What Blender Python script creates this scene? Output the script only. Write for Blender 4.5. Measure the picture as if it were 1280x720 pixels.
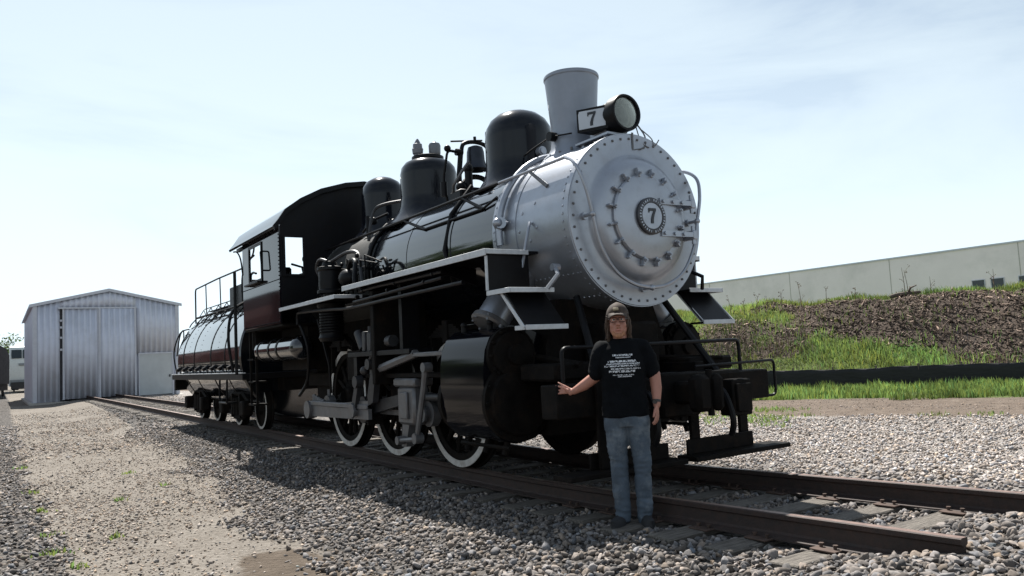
import bpy, bmesh, math, random
import numpy as np
from mathutils import Vector, Matrix
random.seed(7)
RNG = np.random.default_rng(11)
PI = math.pi
scene = bpy.context.scene
COL = scene.collection
for o in list(bpy.data.objects):
    bpy.data.objects.remove(o)

# ------------------------------------------------------------------ camera
CAM = Vector((7.842, -5.171, 1.253))
FW = Vector((-0.83198, 0.54866, 0.08230)).normalized()
RT = Vector((0.54633, 0.83604, -0.05056))
RT = (RT - FW * RT.dot(FW)).normalized()
UP = RT.cross(FW)
cd = bpy.data.cameras.new('camera')
cam = bpy.data.objects.new('camera', cd)
COL.objects.link(cam)
R = Matrix((RT, UP, -FW)).transposed().to_4x4()
cam.matrix_world = Matrix.Translation(CAM) @ R
cd.sensor_width = 36.0
cd.lens = 36.0 * 978.98 / 1280.0
cd.clip_start = 0.05
cd.clip_end = 5000
scene.camera = cam

# ------------------------------------------------------------------ sun and sky
SUN = Vector((-0.66, 0.16, 1.0)).normalized()
elev = math.asin(SUN.z)
azim = math.atan2(SUN.x, SUN.y)
sd = bpy.data.lights.new('sun', 'SUN')
sd.energy = 5.0
sd.angle = math.radians(0.53)
sd.color = (1.0, 0.965, 0.90)
so = bpy.data.objects.new('sun', sd)
COL.objects.link(so)
so.rotation_euler = (-SUN).to_track_quat('-Z', 'Y').to_euler()

world = bpy.data.worlds.new('World')
scene.world = world
world.use_nodes = True
wn, wl = world.node_tree.nodes, world.node_tree.links
wn.clear()
wo = wn.new('ShaderNodeOutputWorld')
bg = wn.new('ShaderNodeBackground')
bg.inputs[1].default_value = 0.052
sky = wn.new('ShaderNodeTexSky')
sky.sky_type = 'NISHITA'
sky.sun_disc = False
sky.sun_elevation = elev
sky.sun_rotation = azim
sky.air_density = 1.0
sky.dust_density = 0.7
sky.ozone_density = 1.0
tc = wn.new('ShaderNodeTexCoord')
mp = wn.new('ShaderNodeMapping')
mp.inputs['Scale'].default_value = (1.1, 1.1, 4.2)
mp.inputs['Rotation'].default_value = (0.16, -0.1, 0.5)
nz = wn.new('ShaderNodeTexNoise')
nz.inputs['Scale'].default_value = 1.7
nz.inputs['Detail'].default_value = 8
nz.inputs['Roughness'].default_value = 0.56
nz.inputs['Distortion'].default_value = 0.7
rp = wn.new('ShaderNodeValToRGB')
rp.color_ramp.elements[0].position = 0.40
rp.color_ramp.elements[0].color = (0.30, 0.30, 0.30, 1)
rp.color_ramp.elements[1].position = 0.60
rp.color_ramp.elements[1].color = (0.72, 0.72, 0.72, 1)
bw = wn.new('ShaderNodeRGBToBW')
veil = wn.new('ShaderNodeMix')            # thin high cloud takes the brightness of the sky around it
veil.data_type = 'RGBA'
veil.blend_type = 'MULTIPLY'
veil.inputs[0].default_value = 1
veil.inputs[7].default_value = (4.65, 5.45, 6.0, 1)
mx = wn.new('ShaderNodeMix')
mx.data_type = 'RGBA'
wl.new(tc.outputs['Generated'], mp.inputs[0])
wl.new(mp.outputs[0], nz.inputs['Vector'])
wl.new(nz.outputs[0], rp.inputs[0])
# the veil has an even thickness, so it looks denser where the line of sight is longer
def wmath(op, a, b=None):
    q = wn.new('ShaderNodeMath')
    q.operation = op
    for i, v in enumerate((a, b)):
        if v is None: continue
        if isinstance(v, (int, float)): q.inputs[i].default_value = v
        else: wl.new(v, q.inputs[i])
    return q.outputs[0]
sxyz = wn.new('ShaderNodeSeparateXYZ')
wl.new(tc.outputs['Generated'], sxyz.inputs[0])
slant = wmath('DIVIDE', rp.outputs[0], wmath('MAXIMUM', sxyz.outputs[2], 0.12))
cover = wmath('SUBTRACT', 1.0, wmath('EXPONENT', wmath('MULTIPLY', slant, -1.0)))
wl.new(cover, mx.inputs[0])
wl.new(sky.outputs[0], bw.inputs[0])
pw_ = wn.new('ShaderNodeMath')
pw_.operation = 'POWER'
pw_.inputs[1].default_value = 0.3
wl.new(bw.outputs[0], pw_.inputs[0])
wl.new(pw_.outputs[0], veil.inputs[6])
wl.new(sky.outputs[0], mx.inputs[6])
wl.new(veil.outputs[2], mx.inputs[7])
wl.new(mx.outputs[2], bg.inputs[0])
wl.new(bg.outputs[0], wo.inputs[0])

vs = scene.view_settings
vs.view_transform = 'Standard'
vs.look = 'None'
vs.exposure = 1.15
vs.gamma = 1.0
vs.use_curve_mapping = False

# ------------------------------------------------------------------ materials
MATS = {}
def mat(name, col, rough=0.6, metal=0.0, var=0.15, scale=6.0, bump=0.0, bscale=40.0, spec=0.5, coat=0.0,
        col2=None, rvar=0.0, attr=None, dirt=None, dscale=3.0, damount=0.5, stretch=None):
    m = bpy.data.materials.new(name)
    m.use_nodes = True
    n, l = m.node_tree.nodes, m.node_tree.links
    b = n['Principled BSDF']
    b.inputs['Roughness'].default_value = rough
    b.inputs['Metallic'].default_value = metal
    b.inputs['Specular IOR Level'].default_value = spec
    b.inputs['Coat Weight'].default_value = coat
    b.inputs['Coat Roughness'].default_value = 0.06
    t = n.new('ShaderNodeTexCoord')
    src = t.outputs['Object']
    if stretch:
        mpn = n.new('ShaderNodeMapping')
        mpn.inputs['Scale'].default_value = stretch
        l.new(src, mpn.inputs[0])
        src = mpn.outputs[0]
    nn = n.new('ShaderNodeTexNoise')
    nn.inputs['Scale'].default_value = scale
    nn.inputs['Detail'].default_value = 6
    nn.inputs['Roughness'].default_value = 0.62
    l.new(src, nn.inputs['Vector'])
    mixn = n.new('ShaderNodeMix')
    mixn.data_type = 'RGBA'
    c2 = col2 if col2 else tuple(c * (1 - var) for c in col)
    c1 = tuple(min(1, c * (1 + var)) for c in col) if not col2 else col
    mixn.inputs[6].default_value = (*c1, 1)
    mixn.inputs[7].default_value = (*c2, 1)
    mr = n.new('ShaderNodeMapRange')
    mr.inputs[1].default_value = 0.35
    mr.inputs[2].default_value = 0.65
    l.new(nn.outputs[0], mr.inputs[0])
    l.new(mr.outputs[0], mixn.inputs[0])
    out = mixn.outputs[2]
    if attr:
        a = n.new('ShaderNodeAttribute')
        a.attribute_name = attr
        mu = n.new('ShaderNodeMix')
        mu.data_type = 'RGBA'
        mu.blend_type = 'MULTIPLY'
        mu.inputs[0].default_value = 1
        l.new(out, mu.inputs[6])
        l.new(a.outputs['Color'], mu.inputs[7])
        out = mu.outputs[2]
    if dirt:
        dn = n.new('ShaderNodeTexNoise')
        dn.inputs['Scale'].default_value = dscale
        dn.inputs['Detail'].default_value = 9
        dn.inputs['Roughness'].default_value = 0.7
        l.new(t.outputs['Object'], dn.inputs['Vector'])
        dr = n.new('ShaderNodeMapRange')
        dr.inputs[1].default_value = 0.5
        dr.inputs[2].default_value = 0.72
        dr.inputs[4].default_value = damount
        l.new(dn.outputs[0], dr.inputs[0])
        dm = n.new('ShaderNodeMix')
        dm.data_type = 'RGBA'
        dm.inputs[7].default_value = (*dirt, 1)
        l.new(dr.outputs[0], dm.inputs[0])
        l.new(out, dm.inputs[6])
        out = dm.outputs[2]
        if rvar:
            rm = n.new('ShaderNodeMapRange')
            rm.inputs[3].default_value = rough
            rm.inputs[4].default_value = min(1, rough + rvar)
            l.new(dr.outputs[0], rm.inputs[0])
            l.new(rm.outputs[0], b.inputs['Roughness'])
    elif rvar:
        rm = n.new('ShaderNodeMapRange')
        rm.inputs[1].default_value = 0.3
        rm.inputs[2].default_value = 0.7
        rm.inputs[3].default_value = max(0.02, rough - rvar * 0.5)
        rm.inputs[4].default_value = min(1, rough + rvar)
        l.new(nn.outputs[0], rm.inputs[0])
        l.new(rm.outputs[0], b.inputs['Roughness'])
    l.new(out, b.inputs['Base Color'])
    if bump:
        bn = n.new('ShaderNodeTexNoise')
        bn.inputs['Scale'].default_value = bscale
        bn.inputs['Detail'].default_value = 5
        l.new(src, bn.inputs['Vector'])
        bp_ = n.new('ShaderNodeBump')
        bp_.inputs['Strength'].default_value = min(1, bump)
        bp_.inputs['Distance'].default_value = 0.01
        l.new(bn.outputs[0], bp_.inputs['Height'])
        l.new(bp_.outputs[0], b.inputs['Normal'])
    MATS[name] = m
    return m

mat('gloss_black', (0.005, 0.006, 0.008), 0.07, var=0.2, spec=0.5, coat=0.8, rvar=0.08, dirt=(0.012, 0.011, 0.010), dscale=4, damount=0.2)
mat('cab_black', (0.006, 0.006, 0.008), 0.05, var=0.2, spec=0.35, dirt=(0.015, 0.014, 0.013), dscale=5, damount=0.2, rvar=0.05)
mat('dome_black', (0.003, 0.004, 0.007), 0.16, var=0.2, spec=0.30, rvar=0.12, dirt=(0.012, 0.012, 0.012), dscale=5, damount=0.25)
mat('satin_black', (0.005, 0.005, 0.006), 0.42, var=0.3, spec=0.15, rvar=0.2, bump=0.1, bscale=25, dirt=(0.02, 0.015, 0.012), dscale=6, damount=0.3)
mat('grimy_black', (0.006, 0.005, 0.0045), 0.75, var=0.4, spec=0.10, bump=0.2, bscale=30, dirt=(0.03, 0.018, 0.011), dscale=5, damount=0.4)
mat('firebox_black', (0.022, 0.022, 0.021), 0.6, var=0.3, scale=14, bump=0.2, bscale=60)
mat('silver_paint', (0.315, 0.335, 0.375), 0.33, metal=0.6, var=0.05, scale=2.5, rvar=0.10, bump=0.04, bscale=14, dirt=(0.22, 0.21, 0.205), dscale=5.0, damount=0.3)
mat('stack_grey', (0.215, 0.24, 0.285), 0.42, metal=0.2, var=0.06, rvar=0.1, dirt=(0.2, 0.2, 0.2), dscale=4, damount=0.25)
mat('white_trim_and_glint', (0.46, 0.48, 0.50), 0.45, var=0.08, scale=20, dirt=(0.3, 0.28, 0.26), dscale=9, damount=0.4)  # white edge paint; also used for the painted glint on the tender deck
mat('rod_dark', (0.03, 0.03, 0.033), 0.5, metal=0.3, var=0.2, scale=9, dirt=(0.02, 0.016, 0.013), dscale=8, damount=0.5)
mat('casing_black', (0.004, 0.004, 0.006), 0.09, var=0.2, spec=0.22, rvar=0.08, dirt=(0.012, 0.009, 0.007), dscale=4, damount=0.25)
mat('tyre_white', (0.46, 0.445, 0.42), 0.6, var=0.1, scale=14, dirt=(0.16, 0.11, 0.08), dscale=9, damount=0.6)
mat('rod_silver', (0.12, 0.12, 0.125), 0.45, metal=0.3, var=0.15, scale=9, dirt=(0.12, 0.09, 0.07), dscale=8, damount=0.5)
mat('number_white', (0.42, 0.45, 0.49), 0.4, var=0.05)
mat('number_black', (0.008, 0.009, 0.014), 0.4, var=0.1)
mat('plate_ring', (0.05, 0.05, 0.055), 0.4, metal=0.4, var=0.3)
mat('valve_grey', (0.13, 0.135, 0.15), 0.45, metal=0.3, var=0.15)
mat('brass', (0.45, 0.36, 0.2), 0.35, metal=0.9, var=0.2)
mat('bell_metal', (0.035, 0.038, 0.045), 0.3, metal=0.8, var=0.2)
mat('rail_rust', (0.036, 0.019, 0.014), 0.75, var=0.35, scale=18, bump=0.3, bscale=60, col2=(0.02, 0.013, 0.011))
mat('rail_top', (0.15, 0.095, 0.075), 0.5, metal=0.3, var=0.25, scale=25)
mat('tie_wood', (0.15, 0.132, 0.112), 0.9, var=0.3, scale=5, bump=0.8, bscale=12, col2=(0.045, 0.038, 0.032), stretch=(14, 1.2, 14))
mat('tie_plate_rust', (0.06, 0.035, 0.025), 0.8, var=0.3)
mat('stone', (0.265, 0.232, 0.212), 0.9, var=0.22, scale=55, attr='col')
mat('shed_metal', (0.57, 0.585, 0.665), 0.55, metal=0.0, var=0.04, scale=1.2, dirt=(0.42, 0.41, 0.41), dscale=1.2, damount=0.3)
mat('shed_trim', (0.48, 0.49, 0.54), 0.45, metal=0.2, var=0.05)
mat('shed_dark', (0.05, 0.05, 0.055), 0.8, var=0.2)
mat('door_grey', (0.46, 0.48, 0.49), 0.5, var=0.06, scale=2)
mat('concrete', (0.38, 0.36, 0.33), 0.9, var=0.12, scale=3, bump=0.2)
mat('warehouse', (0.80, 0.715, 0.725), 0.9, var=0.04, scale=0.4, dirt=(0.36, 0.35, 0.33), dscale=0.35, damount=0.3)
mat('stud_shade_grey', (0.12, 0.12, 0.125), 0.5, metal=0.3, var=0.2)  # silver bolts coloured darker, with their shadow put into the colour
mat('win_dark', (0.02, 0.028, 0.03), 0.12, var=0.1)
mat('fence_black', (0.012, 0.012, 0.013), 0.8, var=0.3, scale=3, bump=0.8, bscale=3.0, stretch=(1, 1, 6))
mat('post_wood', (0.10, 0.08, 0.06), 0.9, var=0.3)
mat('grass', (0.16, 0.225, 0.062), 0.7, var=0.2, scale=3, attr='col', spec=0.2)
mat('chips', (0.15, 0.115, 0.093), 0.9, var=0.25, scale=20, attr='col', spec=0.2)
mat('dry_stem', (0.16, 0.12, 0.085), 0.9, var=0.3, spec=0.2)
mat('boxcar_red', (0.10, 0.020, 0.016), 0.6, var=0.2, scale=2)
mat('car_dark', (0.02, 0.02, 0.022), 0.5, var=0.3)
mat('diesel_white', (0.60, 0.62, 0.60), 0.4, var=0.06)
mat('diesel_grey', (0.22, 0.24, 0.25), 0.5, var=0.1)
mat('leaf', (0.09, 0.13, 0.05), 0.8, var=0.3, attr='col')
mat('bark', (0.09, 0.07, 0.055), 0.9, var=0.3)
mat('skin', (0.36, 0.17, 0.125), 0.5, var=0.06, scale=20, spec=0.35)
mat('hair', (0.05, 0.026, 0.013), 0.55, var=0.3, scale=30, bump=0.8, bscale=12, stretch=(10, 10, 1))
mat('beard', (0.30, 0.14, 0.075), 0.8, var=0.25, scale=60)
mat('denim', (0.055, 0.075, 0.10), 0.85, var=0.2, scale=8, bump=0.3, bscale=120, dirt=(0.19, 0.21, 0.225), dscale=3.2, damount=0.85)
mat('shoe_dark', (0.02, 0.02, 0.022), 0.7, var=0.2)
mat('shoe_sole', (0.30, 0.27, 0.24), 0.8, var=0.15)
mat('cap_camo', (0.016, 0.010, 0.008), 0.85, scale=22, col2=(0.06, 0.040, 0.028))
mat('cap_badge', (0.30, 0.25, 0.17), 0.7)
mat('glasses_dark', (0.012, 0.010, 0.010), 0.3)
mat('watch_black', (0.012, 0.012, 0.013), 0.4)
mat('lip', (0.38, 0.15, 0.12), 0.5)
mat('eye_white', (0.5, 0.47, 0.45), 0.3)
mat('eye_dark', (0.02, 0.017, 0.015), 0.2)

def glass(name, tint, rough=0.02):
    m = bpy.data.materials.new(name)
    m.use_nodes = True
    b = m.node_tree.nodes['Principled BSDF']
    b.inputs['Base Color'].default_value = (*tint, 1)
    b.inputs['Transmission Weight'].default_value = 1
    b.inputs['Roughness'].default_value = rough
    b.inputs['IOR'].default_value = 1.45
    MATS[name] = m
glass('lens_glass', (0.95, 0.95, 0.9))
def thin_glass(m):
    n, l = m.node_tree.nodes, m.node_tree.links
    n.remove(n['Principled BSDF'])
    tr = n.new('ShaderNodeBsdfTransparent'); tr.inputs[0].default_value = (.93, .93, .86, 1)
    gs = n.new('ShaderNodeBsdfGlossy'); gs.inputs[1].default_value = .05
    fr = n.new('ShaderNodeFresnel'); fr.inputs[0].default_value = 1.4
    mxs = n.new('ShaderNodeMixShader')
    l.new(fr.outputs[0], mxs.inputs[0]); l.new(tr.outputs[0], mxs.inputs[1]); l.new(gs.outputs[0], mxs.inputs[2])
    l.new(mxs.outputs[0], n['Material Output'].inputs[0])
thin_glass(MATS['lens_glass'])
def leafy(name, amount=.5):
    m = MATS[name]; n, l = m.node_tree.nodes, m.node_tree.links
    b = n['Principled BSDF']; src = b.inputs['Base Color'].links[0].from_socket
    tl = n.new('ShaderNodeBsdfTranslucent'); l.new(src, tl.inputs[0])
    ms = n.new('ShaderNodeMixShader'); ms.inputs[0].default_value = amount
    l.new(b.outputs[0], ms.inputs[1]); l.new(tl.outputs[0], ms.inputs[2]); l.new(ms.outputs[0], n['Material Output'].inputs[0])
leafy('grass', .5); leafy('leaf', .4)
m_ = mat('reflector', (0.66, 0.54, 0.27), 0.18, metal=0.9, var=0.1)

# shirt with the flat white print (rows of broken bars, too small to read)
def shirt_mat():
    m = mat('shirt_black', (0.0035, 0.0042, 0.0055), 0.9, var=0.2, scale=12, bump=0.25, bscale=9, spec=0.1)
    n, l = m.node_tree.nodes, m.node_tree.links
    b = n['Principled BSDF']
    base = b.inputs['Base Color'].links[0].from_socket
    t = n.new('ShaderNodeTexCoord')
    sp = n.new('ShaderNodeSeparateXYZ')
    l.new(t.outputs['Object'], sp.inputs[0])
    def mth(op, a, bb=None):
        q = n.new('ShaderNodeMath'); q.operation = op
        for i, v in enumerate((a, bb)):
            if v is None: continue
            if isinstance(v, (int, float)): q.inputs[i].default_value = v
            else: l.new(v, q.inputs[i])
        return q.outputs[0]
    X, Y, Z = sp.outputs
    acc = None
    # (z centre, half height, x centre, half width, letter scale)
    for zc, hh, xc, hw, sc in ((1.372, .007, .0, .080, 110), (1.353, .004, .005, .060, 130), (1.322, .0085, -.005, .115, 80), (1.302, .005, .0, .135, 110),
                               (1.284, .0065, -.010, .140, 95), (1.262, .0055, .02, .120, 100), (1.241, .0085, -.01, .105, 85), (1.212, .004, .0, .085, 140), (1.199, .004, .01, .055, 140)):
        a = mth('LESS_THAN', mth('ABSOLUTE', mth('SUBTRACT', Z, zc)), hh)
        c = mth('LESS_THAN', mth('ABSOLUTE', mth('SUBTRACT', X, xc)), hw)
        cx = n.new('ShaderNodeCombineXYZ')
        l.new(mth('MULTIPLY', X, sc), cx.inputs[0])
        l.new(mth('MULTIPLY', Z, 60), cx.inputs[1])
        cx.inputs[2].default_value = zc * 13
        ns = n.new('ShaderNodeTexNoise')
        ns.inputs['Scale'].default_value = 1.6
        ns.inputs['Detail'].default_value = 1
        l.new(cx.outputs[0], ns.inputs['Vector'])
        k = mth('GREATER_THAN', ns.outputs[0], 0.46)
        v = mth('MULTIPLY', mth('MULTIPLY', a, c), k)
        acc = v if acc is None else mth('MAXIMUM', acc, v)
    acc = mth('MULTIPLY', acc, mth('LESS_THAN', Y, -0.01))
    mix = n.new('ShaderNodeMix'); mix.data_type = 'RGBA'
    l.new(acc, mix.inputs[0]); l.new(base, mix.inputs[6])
    mix.inputs[7].default_value = (0.55, 0.57, 0.60, 1)
    l.new(mix.outputs[2], b.inputs['Base Color'])
shirt_mat()

# ------------------------------------------------------------------ mesh helpers
WM = {}
def finish(name, me, m, parent, mw=None, ang=38, label=None, kind=None):
    o = bpy.data.objects.new(name, me)
    COL.objects.link(o)
    if m: me.materials.append(MATS[m])
    if ang is not None and len(me.polygons):
        me.polygons.foreach_set('use_smooth', [True] * len(me.polygons))
        me.set_sharp_from_angle(angle=math.radians(ang))
    mw = mw or Matrix.Identity(4)
    if parent is not None:
        o.parent = parent
        o.matrix_parent_inverse = WM[parent.name].inverted()
    o.matrix_basis = mw
    WM[o.name] = mw.copy()
    if label: o['label'] = label
    if kind: o['kind'] = kind
    return o
def ob(name, bm, m, parent=None, ang=38, label=None, kind=None, mw=None):
    bmesh.ops.recalc_face_normals(bm, faces=bm.faces)
    me = bpy.data.meshes.new(name)
    bm.to_mesh(me)
    bm.free()
    return finish(name, me, m, parent, mw, ang, label, kind)
def share(name, src, parent, mw):
    o = bpy.data.objects.new(name, src.data)
    COL.objects.link(o)
    if parent is not None:
        o.parent = parent
        o.matrix_parent_inverse = WM[parent.name].inverted()
    o.matrix_basis = mw
    WM[o.name] = mw.copy()
    return o
def thing(name, loc, label, cat, group=None, rz=0.0):
    o = bpy.data.objects.new(name, None)
    COL.objects.link(o)
    o.empty_display_size = 0.2
    mw = Matrix.Translation(Vector(loc)) @ Matrix.Rotation(rz, 4, 'Z')
    o.matrix_basis = mw
    WM[o.name] = mw.copy()
    o['label'] = label
    o['category'] = cat
    if group: o['group'] = group
    return o
def tag(o, label, cat, group=None):
    o['label'] = label; o['category'] = cat
    if group: o['group'] = group
    return o
def B(): return bmesh.new()
def box(bm, lo, hi, bev=0.0, mtx=None):
    lo, hi = Vector(lo), Vector(hi)
    c = (lo + hi) / 2; d = hi - lo
    r = bmesh.ops.create_cube(bm, size=1)
    vs = r['verts']
    for v in vs:
        v.co = Vector((v.co.x * d.x, v.co.y * d.y, v.co.z * d.z)) + c
    if bev:
        es = list({e for v in vs for e in v.link_edges})
        q = bmesh.ops.bevel(bm, geom=es, offset=bev, segments=1, affect='EDGES', profile=0.5)
        vs = list({v for f in q['faces'] for v in f.verts} | {v for v in vs if v.is_valid})
    if mtx is not None:
        for v in vs: v.co = mtx @ v.co
    return bm
def frame(d):
    d = d.normalized()
    a = Vector((0, 0, 1)) if abs(d.z) < 0.9 else Vector((1, 0, 0))
    u = d.cross(a).normalized()
    return u, d.cross(u)
def lathe(bm, prof, org, axis, n=32, a0=0.0, a1=2 * PI, capped=True):
    """prof: list of (distance along the axis, radius); long stretches get holding rings so that smooth shading stays true"""
    pp = [prof[0]]
    for (t0, q0), (t1, q1) in zip(prof, prof[1:]):
        L = math.hypot(t1 - t0, q1 - q0)
        if L > .2:
            for f in (.02 / L, 1 - .02 / L): pp.append((t0 + (t1 - t0) * f, q0 + (q1 - q0) * f))
        pp.append((t1, q1))
    prof = pp
    org = Vector(org); ax = Vector(axis).normalized()
    u, w = frame(ax)
    full = abs(a1 - a0 - 2 * PI) < 1e-6
    cnt = n if full else n + 1
    rings = []
    for t, r in prof:
        if r < 1e-6:
            rings.append([bm.verts.new(org + ax * t)])
        else:
            rings.append([bm.verts.new(org + ax * t + (u * math.cos(a0 + (a1 - a0) * i / n) + w * math.sin(a0 + (a1 - a0) * i / n)) * r) for i in range(cnt)])
    for A, C in zip(rings, rings[1:]):
        m = n
        for i in range(m):
            j = (i + 1) % cnt if full else i + 1
            if len(A) == 1 and len(C) == 1: continue
            if len(A) == 1: bm.faces.new((A[0], C[i], C[j]))
            elif len(C) == 1: bm.faces.new((A[i], A[j], C[0]))
            else: bm.faces.new((A[i], A[j], C[j], C[i]))
    if capped and full:
        for rg in (rings[0], rings[-1]):
            if len(rg) > 2: bm.faces.new(rg)
    return bm
def cyl(bm, p0, p1, r, r1=None, n=16):
    p0, p1 = Vector(p0), Vector(p1)
    L = (p1 - p0).length
    return lathe(bm, [(0, r), (L, r if r1 is None else r1)], p0, p1 - p0, n)
def tube(bm, pts, r, n=8, closed=False):
    pts = [Vector(p) for p in pts]
    P = len(pts)
    rings = []
    d0 = (pts[1] - pts[0]).normalized()
    u, _ = frame(d0)
    for i in range(P):
        if closed: d = (pts[(i + 1) % P] - pts[i - 1]).normalized()
        elif i == 0: d = d0
        elif i == P - 1: d = (pts[-1] - pts[-2]).normalized()
        else: d = ((pts[i + 1] - pts[i]).normalized() + (pts[i] - pts[i - 1]).normalized()).normalized()
        u = (u - d * u.dot(d)).normalized()
        w = d.cross(u)
        rr = r[i] if isinstance(r, (list, tuple)) else r
        rings.append([bm.verts.new(pts[i] + (u * math.cos(2 * PI * k / n) + w * math.sin(2 * PI * k / n)) * rr) for k in range(n)])
    prs = list(zip(rings, rings[1:]))
    if closed: prs.append((rings[-1], rings[0]))
    for A, C in prs:
        for k in range(n):
            j = (k + 1) % n
            bm.faces.new((A[k], A[j], C[j], C[k]))
    if not closed:
        bm.faces.new(rings[0]); bm.faces.new(rings[-1])
    return bm
def smooth_path(pts, sub=5):
    pts = [Vector(p) for p in pts]
    out = []
    for i in range(len(pts) - 1):
        p0 = pts[max(i - 1, 0)]; p1 = pts[i]; p2 = pts[i + 1]; p3 = pts[min(i + 2, len(pts) - 1)]
        for k in range(sub):
            t = k / sub
            out.append(0.5 * ((2 * p1) + (p2 - p0) * t + (2 * p0 - 5 * p1 + 4 * p2 - p3) * t * t + (3 * p1 - p0 - 3 * p2 + p3) * t ** 3))
    out.append(pts[-1])
    return out
def round_path(pts, r=0.05, seg=4):
    pts = [Vector(p) for p in pts]
    out = [pts[0]]
    for a, b, c in zip(pts, pts[1:], pts[2:]):
        d1 = (a - b); d2 = (c - b)
        q = min(r, d1.length * 0.45, d2.length * 0.45)
        s = b + d1.normalized() * q; e = b + d2.normalized() * q
        for k in range(seg + 1):
            t = k / seg
            out.append(s * (1 - t) ** 2 + b * 2 * t * (1 - t) + e * t * t)
    out.append(pts[-1])
    return out
def poly(bm, pts, off):
    """closed prism: polygon pts extruded by the vector off"""
    off = Vector(off)
    a = [bm.verts.new(Vector(p)) for p in pts]
    b = [bm.verts.new(Vector(p) + off) for p in pts]
    bm.faces.new(a); bm.faces.new(list(reversed(b)))
    n = len(a)
    for i in range(n):
        bm.faces.new((a[i], a[(i + 1) % n], b[(i + 1) % n], b[i]))
    return bm
def sphere(bm, c, r, seg=12, ring=8, mtx=None):
    res = bmesh.ops.create_uvsphere(bm, u_segments=seg, v_segments=ring, radius=1)
    r = Vector((r, r, r)) if isinstance(r, (int, float)) else Vector(r)
    for v in res['verts']:
        v.co = Vector((v.co.x * r.x, v.co.y * r.y, v.co.z * r.z))
        if mtx is not None: v.co = mtx @ v.co
        v.co += Vector(c)
    return bm
def ring_plate(bm, org, axis, r0, r1, t, n=48):
    return lathe(bm, [(0, r0), (0, r1), (t, r1), (t, r0), (0, r0)], org, axis, n, capped=False)
def np_mesh(name, V, F, m, col=None, ang=None, parent=None, kind='stuff', smooth=False):
    """V (n,3), F (m,k) numpy"""
    me = bpy.data.meshes.new(name)
    me.vertices.add(len(V)); me.vertices.foreach_set('co', V.astype(np.float32).ravel())
    k = F.shape[1]
    me.loops.add(F.size); me.loops.foreach_set('vertex_index', F.astype(np.int32).ravel())
    me.polygons.add(len(F))
    me.polygons.foreach_set('loop_start', np.arange(0, F.size, k, dtype=np.int32))
    if smooth: me.polygons.foreach_set('use_smooth', np.ones(len(F), dtype=bool))
    me.update(calc_edges=True)
    if col is not None:
        a = me.color_attributes.new('col', 'FLOAT_COLOR', 'POINT')
        c = np.ones((len(V), 4), np.float32); c[:, :3] = col
        a.data.foreach_set('color', c.ravel())
    o = bpy.data.objects.new(name, me)
    COL.objects.link(o)
    me.materials.append(MATS[m])
    WM[o.name] = Matrix.Identity(4)
    if parent is not None: o.parent = parent; o.matrix_parent_inverse = WM[parent.name].inverted()
    if kind: o['kind'] = kind
    return o
def in_view(P, mu=160, mv=140):
    d = P - np.array(CAM)
    z = d @ np.array(FW); x = d @ np.array(RT); y = d @ np.array(UP)
    zz = np.maximum(z, 1e-3)
    u = 640 + 978.98 * x / zz; v = 360 - 978.98 * y / zz
    return (z > 0.5) & (u > -mu) & (u < 1280 + mu) & (v > -mv) & (v < 720 + mv), z
# ------------------------------------------------------------------ terrain
def rise(x):
    x = np.asarray(x, float)
    return np.minimum(0.03 * np.logaddexp(0, (x - 1.4) * 2.2) / 2.2, 0.22)
def bally(x): return np.interp(x, [-60, -49, -29, -13.8, -6.3, -2.4, -.25, 1.6, 2.5, 5, 9], [-.8, -.9, -1.5, -2.1, -2.3, -2.65, -2.78, -2.82, -2.8, -3.0, -3.3])
def leftY(x): return np.interp(x, [-60, -7, .4, 9], [-4.5, -4.85, -4.7, -4.6])
def soilY(x): return np.interp(x, [-80, -10, -3.8, 1.1, 9], [6.2, 6.4, 7.6, 9.8, 13.3])
def grassY(x): return np.interp(x, [-80, -14, -5.7, -.58, 9], [9.0, 9.3, 11.5, 13.73, 17.9])
def fenceY(x): return np.interp(x, [-80, -13, -8.23, -2.84, 9], [12.2, 12.4, 14.67, 18.9, 28.2])
def sstep(a, b, x):
    t = np.clip((x - a) / (b - a), 0, 1)
    return t * t * (3 - 2 * t)
_ph = RNG.uniform(0, 6.28, (40,)); _fx = RNG.normal(0, 1, (40,)); _fy = RNG.normal(0, 1, (40,))
def wob(x, y, s, k0=0, k=14):
    v = 0
    for i in range(k0, k0 + k):
        v = v + np.sin(x * _fx[i] / s + y * _fy[i] / s + _ph[i])
    return v / math.sqrt(k)
def gz(x, y):
    x = np.asarray(x, float); y = np.asarray(y, float)
    near = np.where(y < 0, -0.205 - 0.175 * sstep(1.15, 2.9, -y), -0.205 - 0.095 * sstep(1.4, 6.0, y))
    near = near + 0.135 * sstep(4.55, 5.7, x) * (1 - sstep(1.6, 3.2, np.abs(y))) * (1 - sstep(7.5, 10, x))
    near = near + rise(x) * (1 - sstep(3.0, 6.0, np.abs(y))) * (1 - sstep(8, 12, x))
    near = near + 0.03 * sstep(4.6, 5.4, -y) * (y < 0)
    near = near + 0.012 * wob(x, y, .55) * sstep(1.2, 1.8, np.abs(y)) + 0.015 * wob(x, y, 2.0, 14) * sstep(2, 3, np.abs(y))
    nd = (y - fenceY(x)) * 0.80
    h = 2.84 * (sstep(0.2, 6.2, nd) * 0.75 + 0.25 * np.clip(nd / 6.2, 0, 1)) 
    h = h * (1 - 0.0 * nd) + (0.10 * wob(x, y, .8, 5) + 0.05 * wob(x, y, .28, 20)) * sstep(0.5, 2.5, nd) * (1 - sstep(8, 16, nd))
    h = h - 0.06 * np.clip(nd - 7, 0, 30) * (nd > 7)
    return near + np.where(nd > 0, h, 0)

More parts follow.
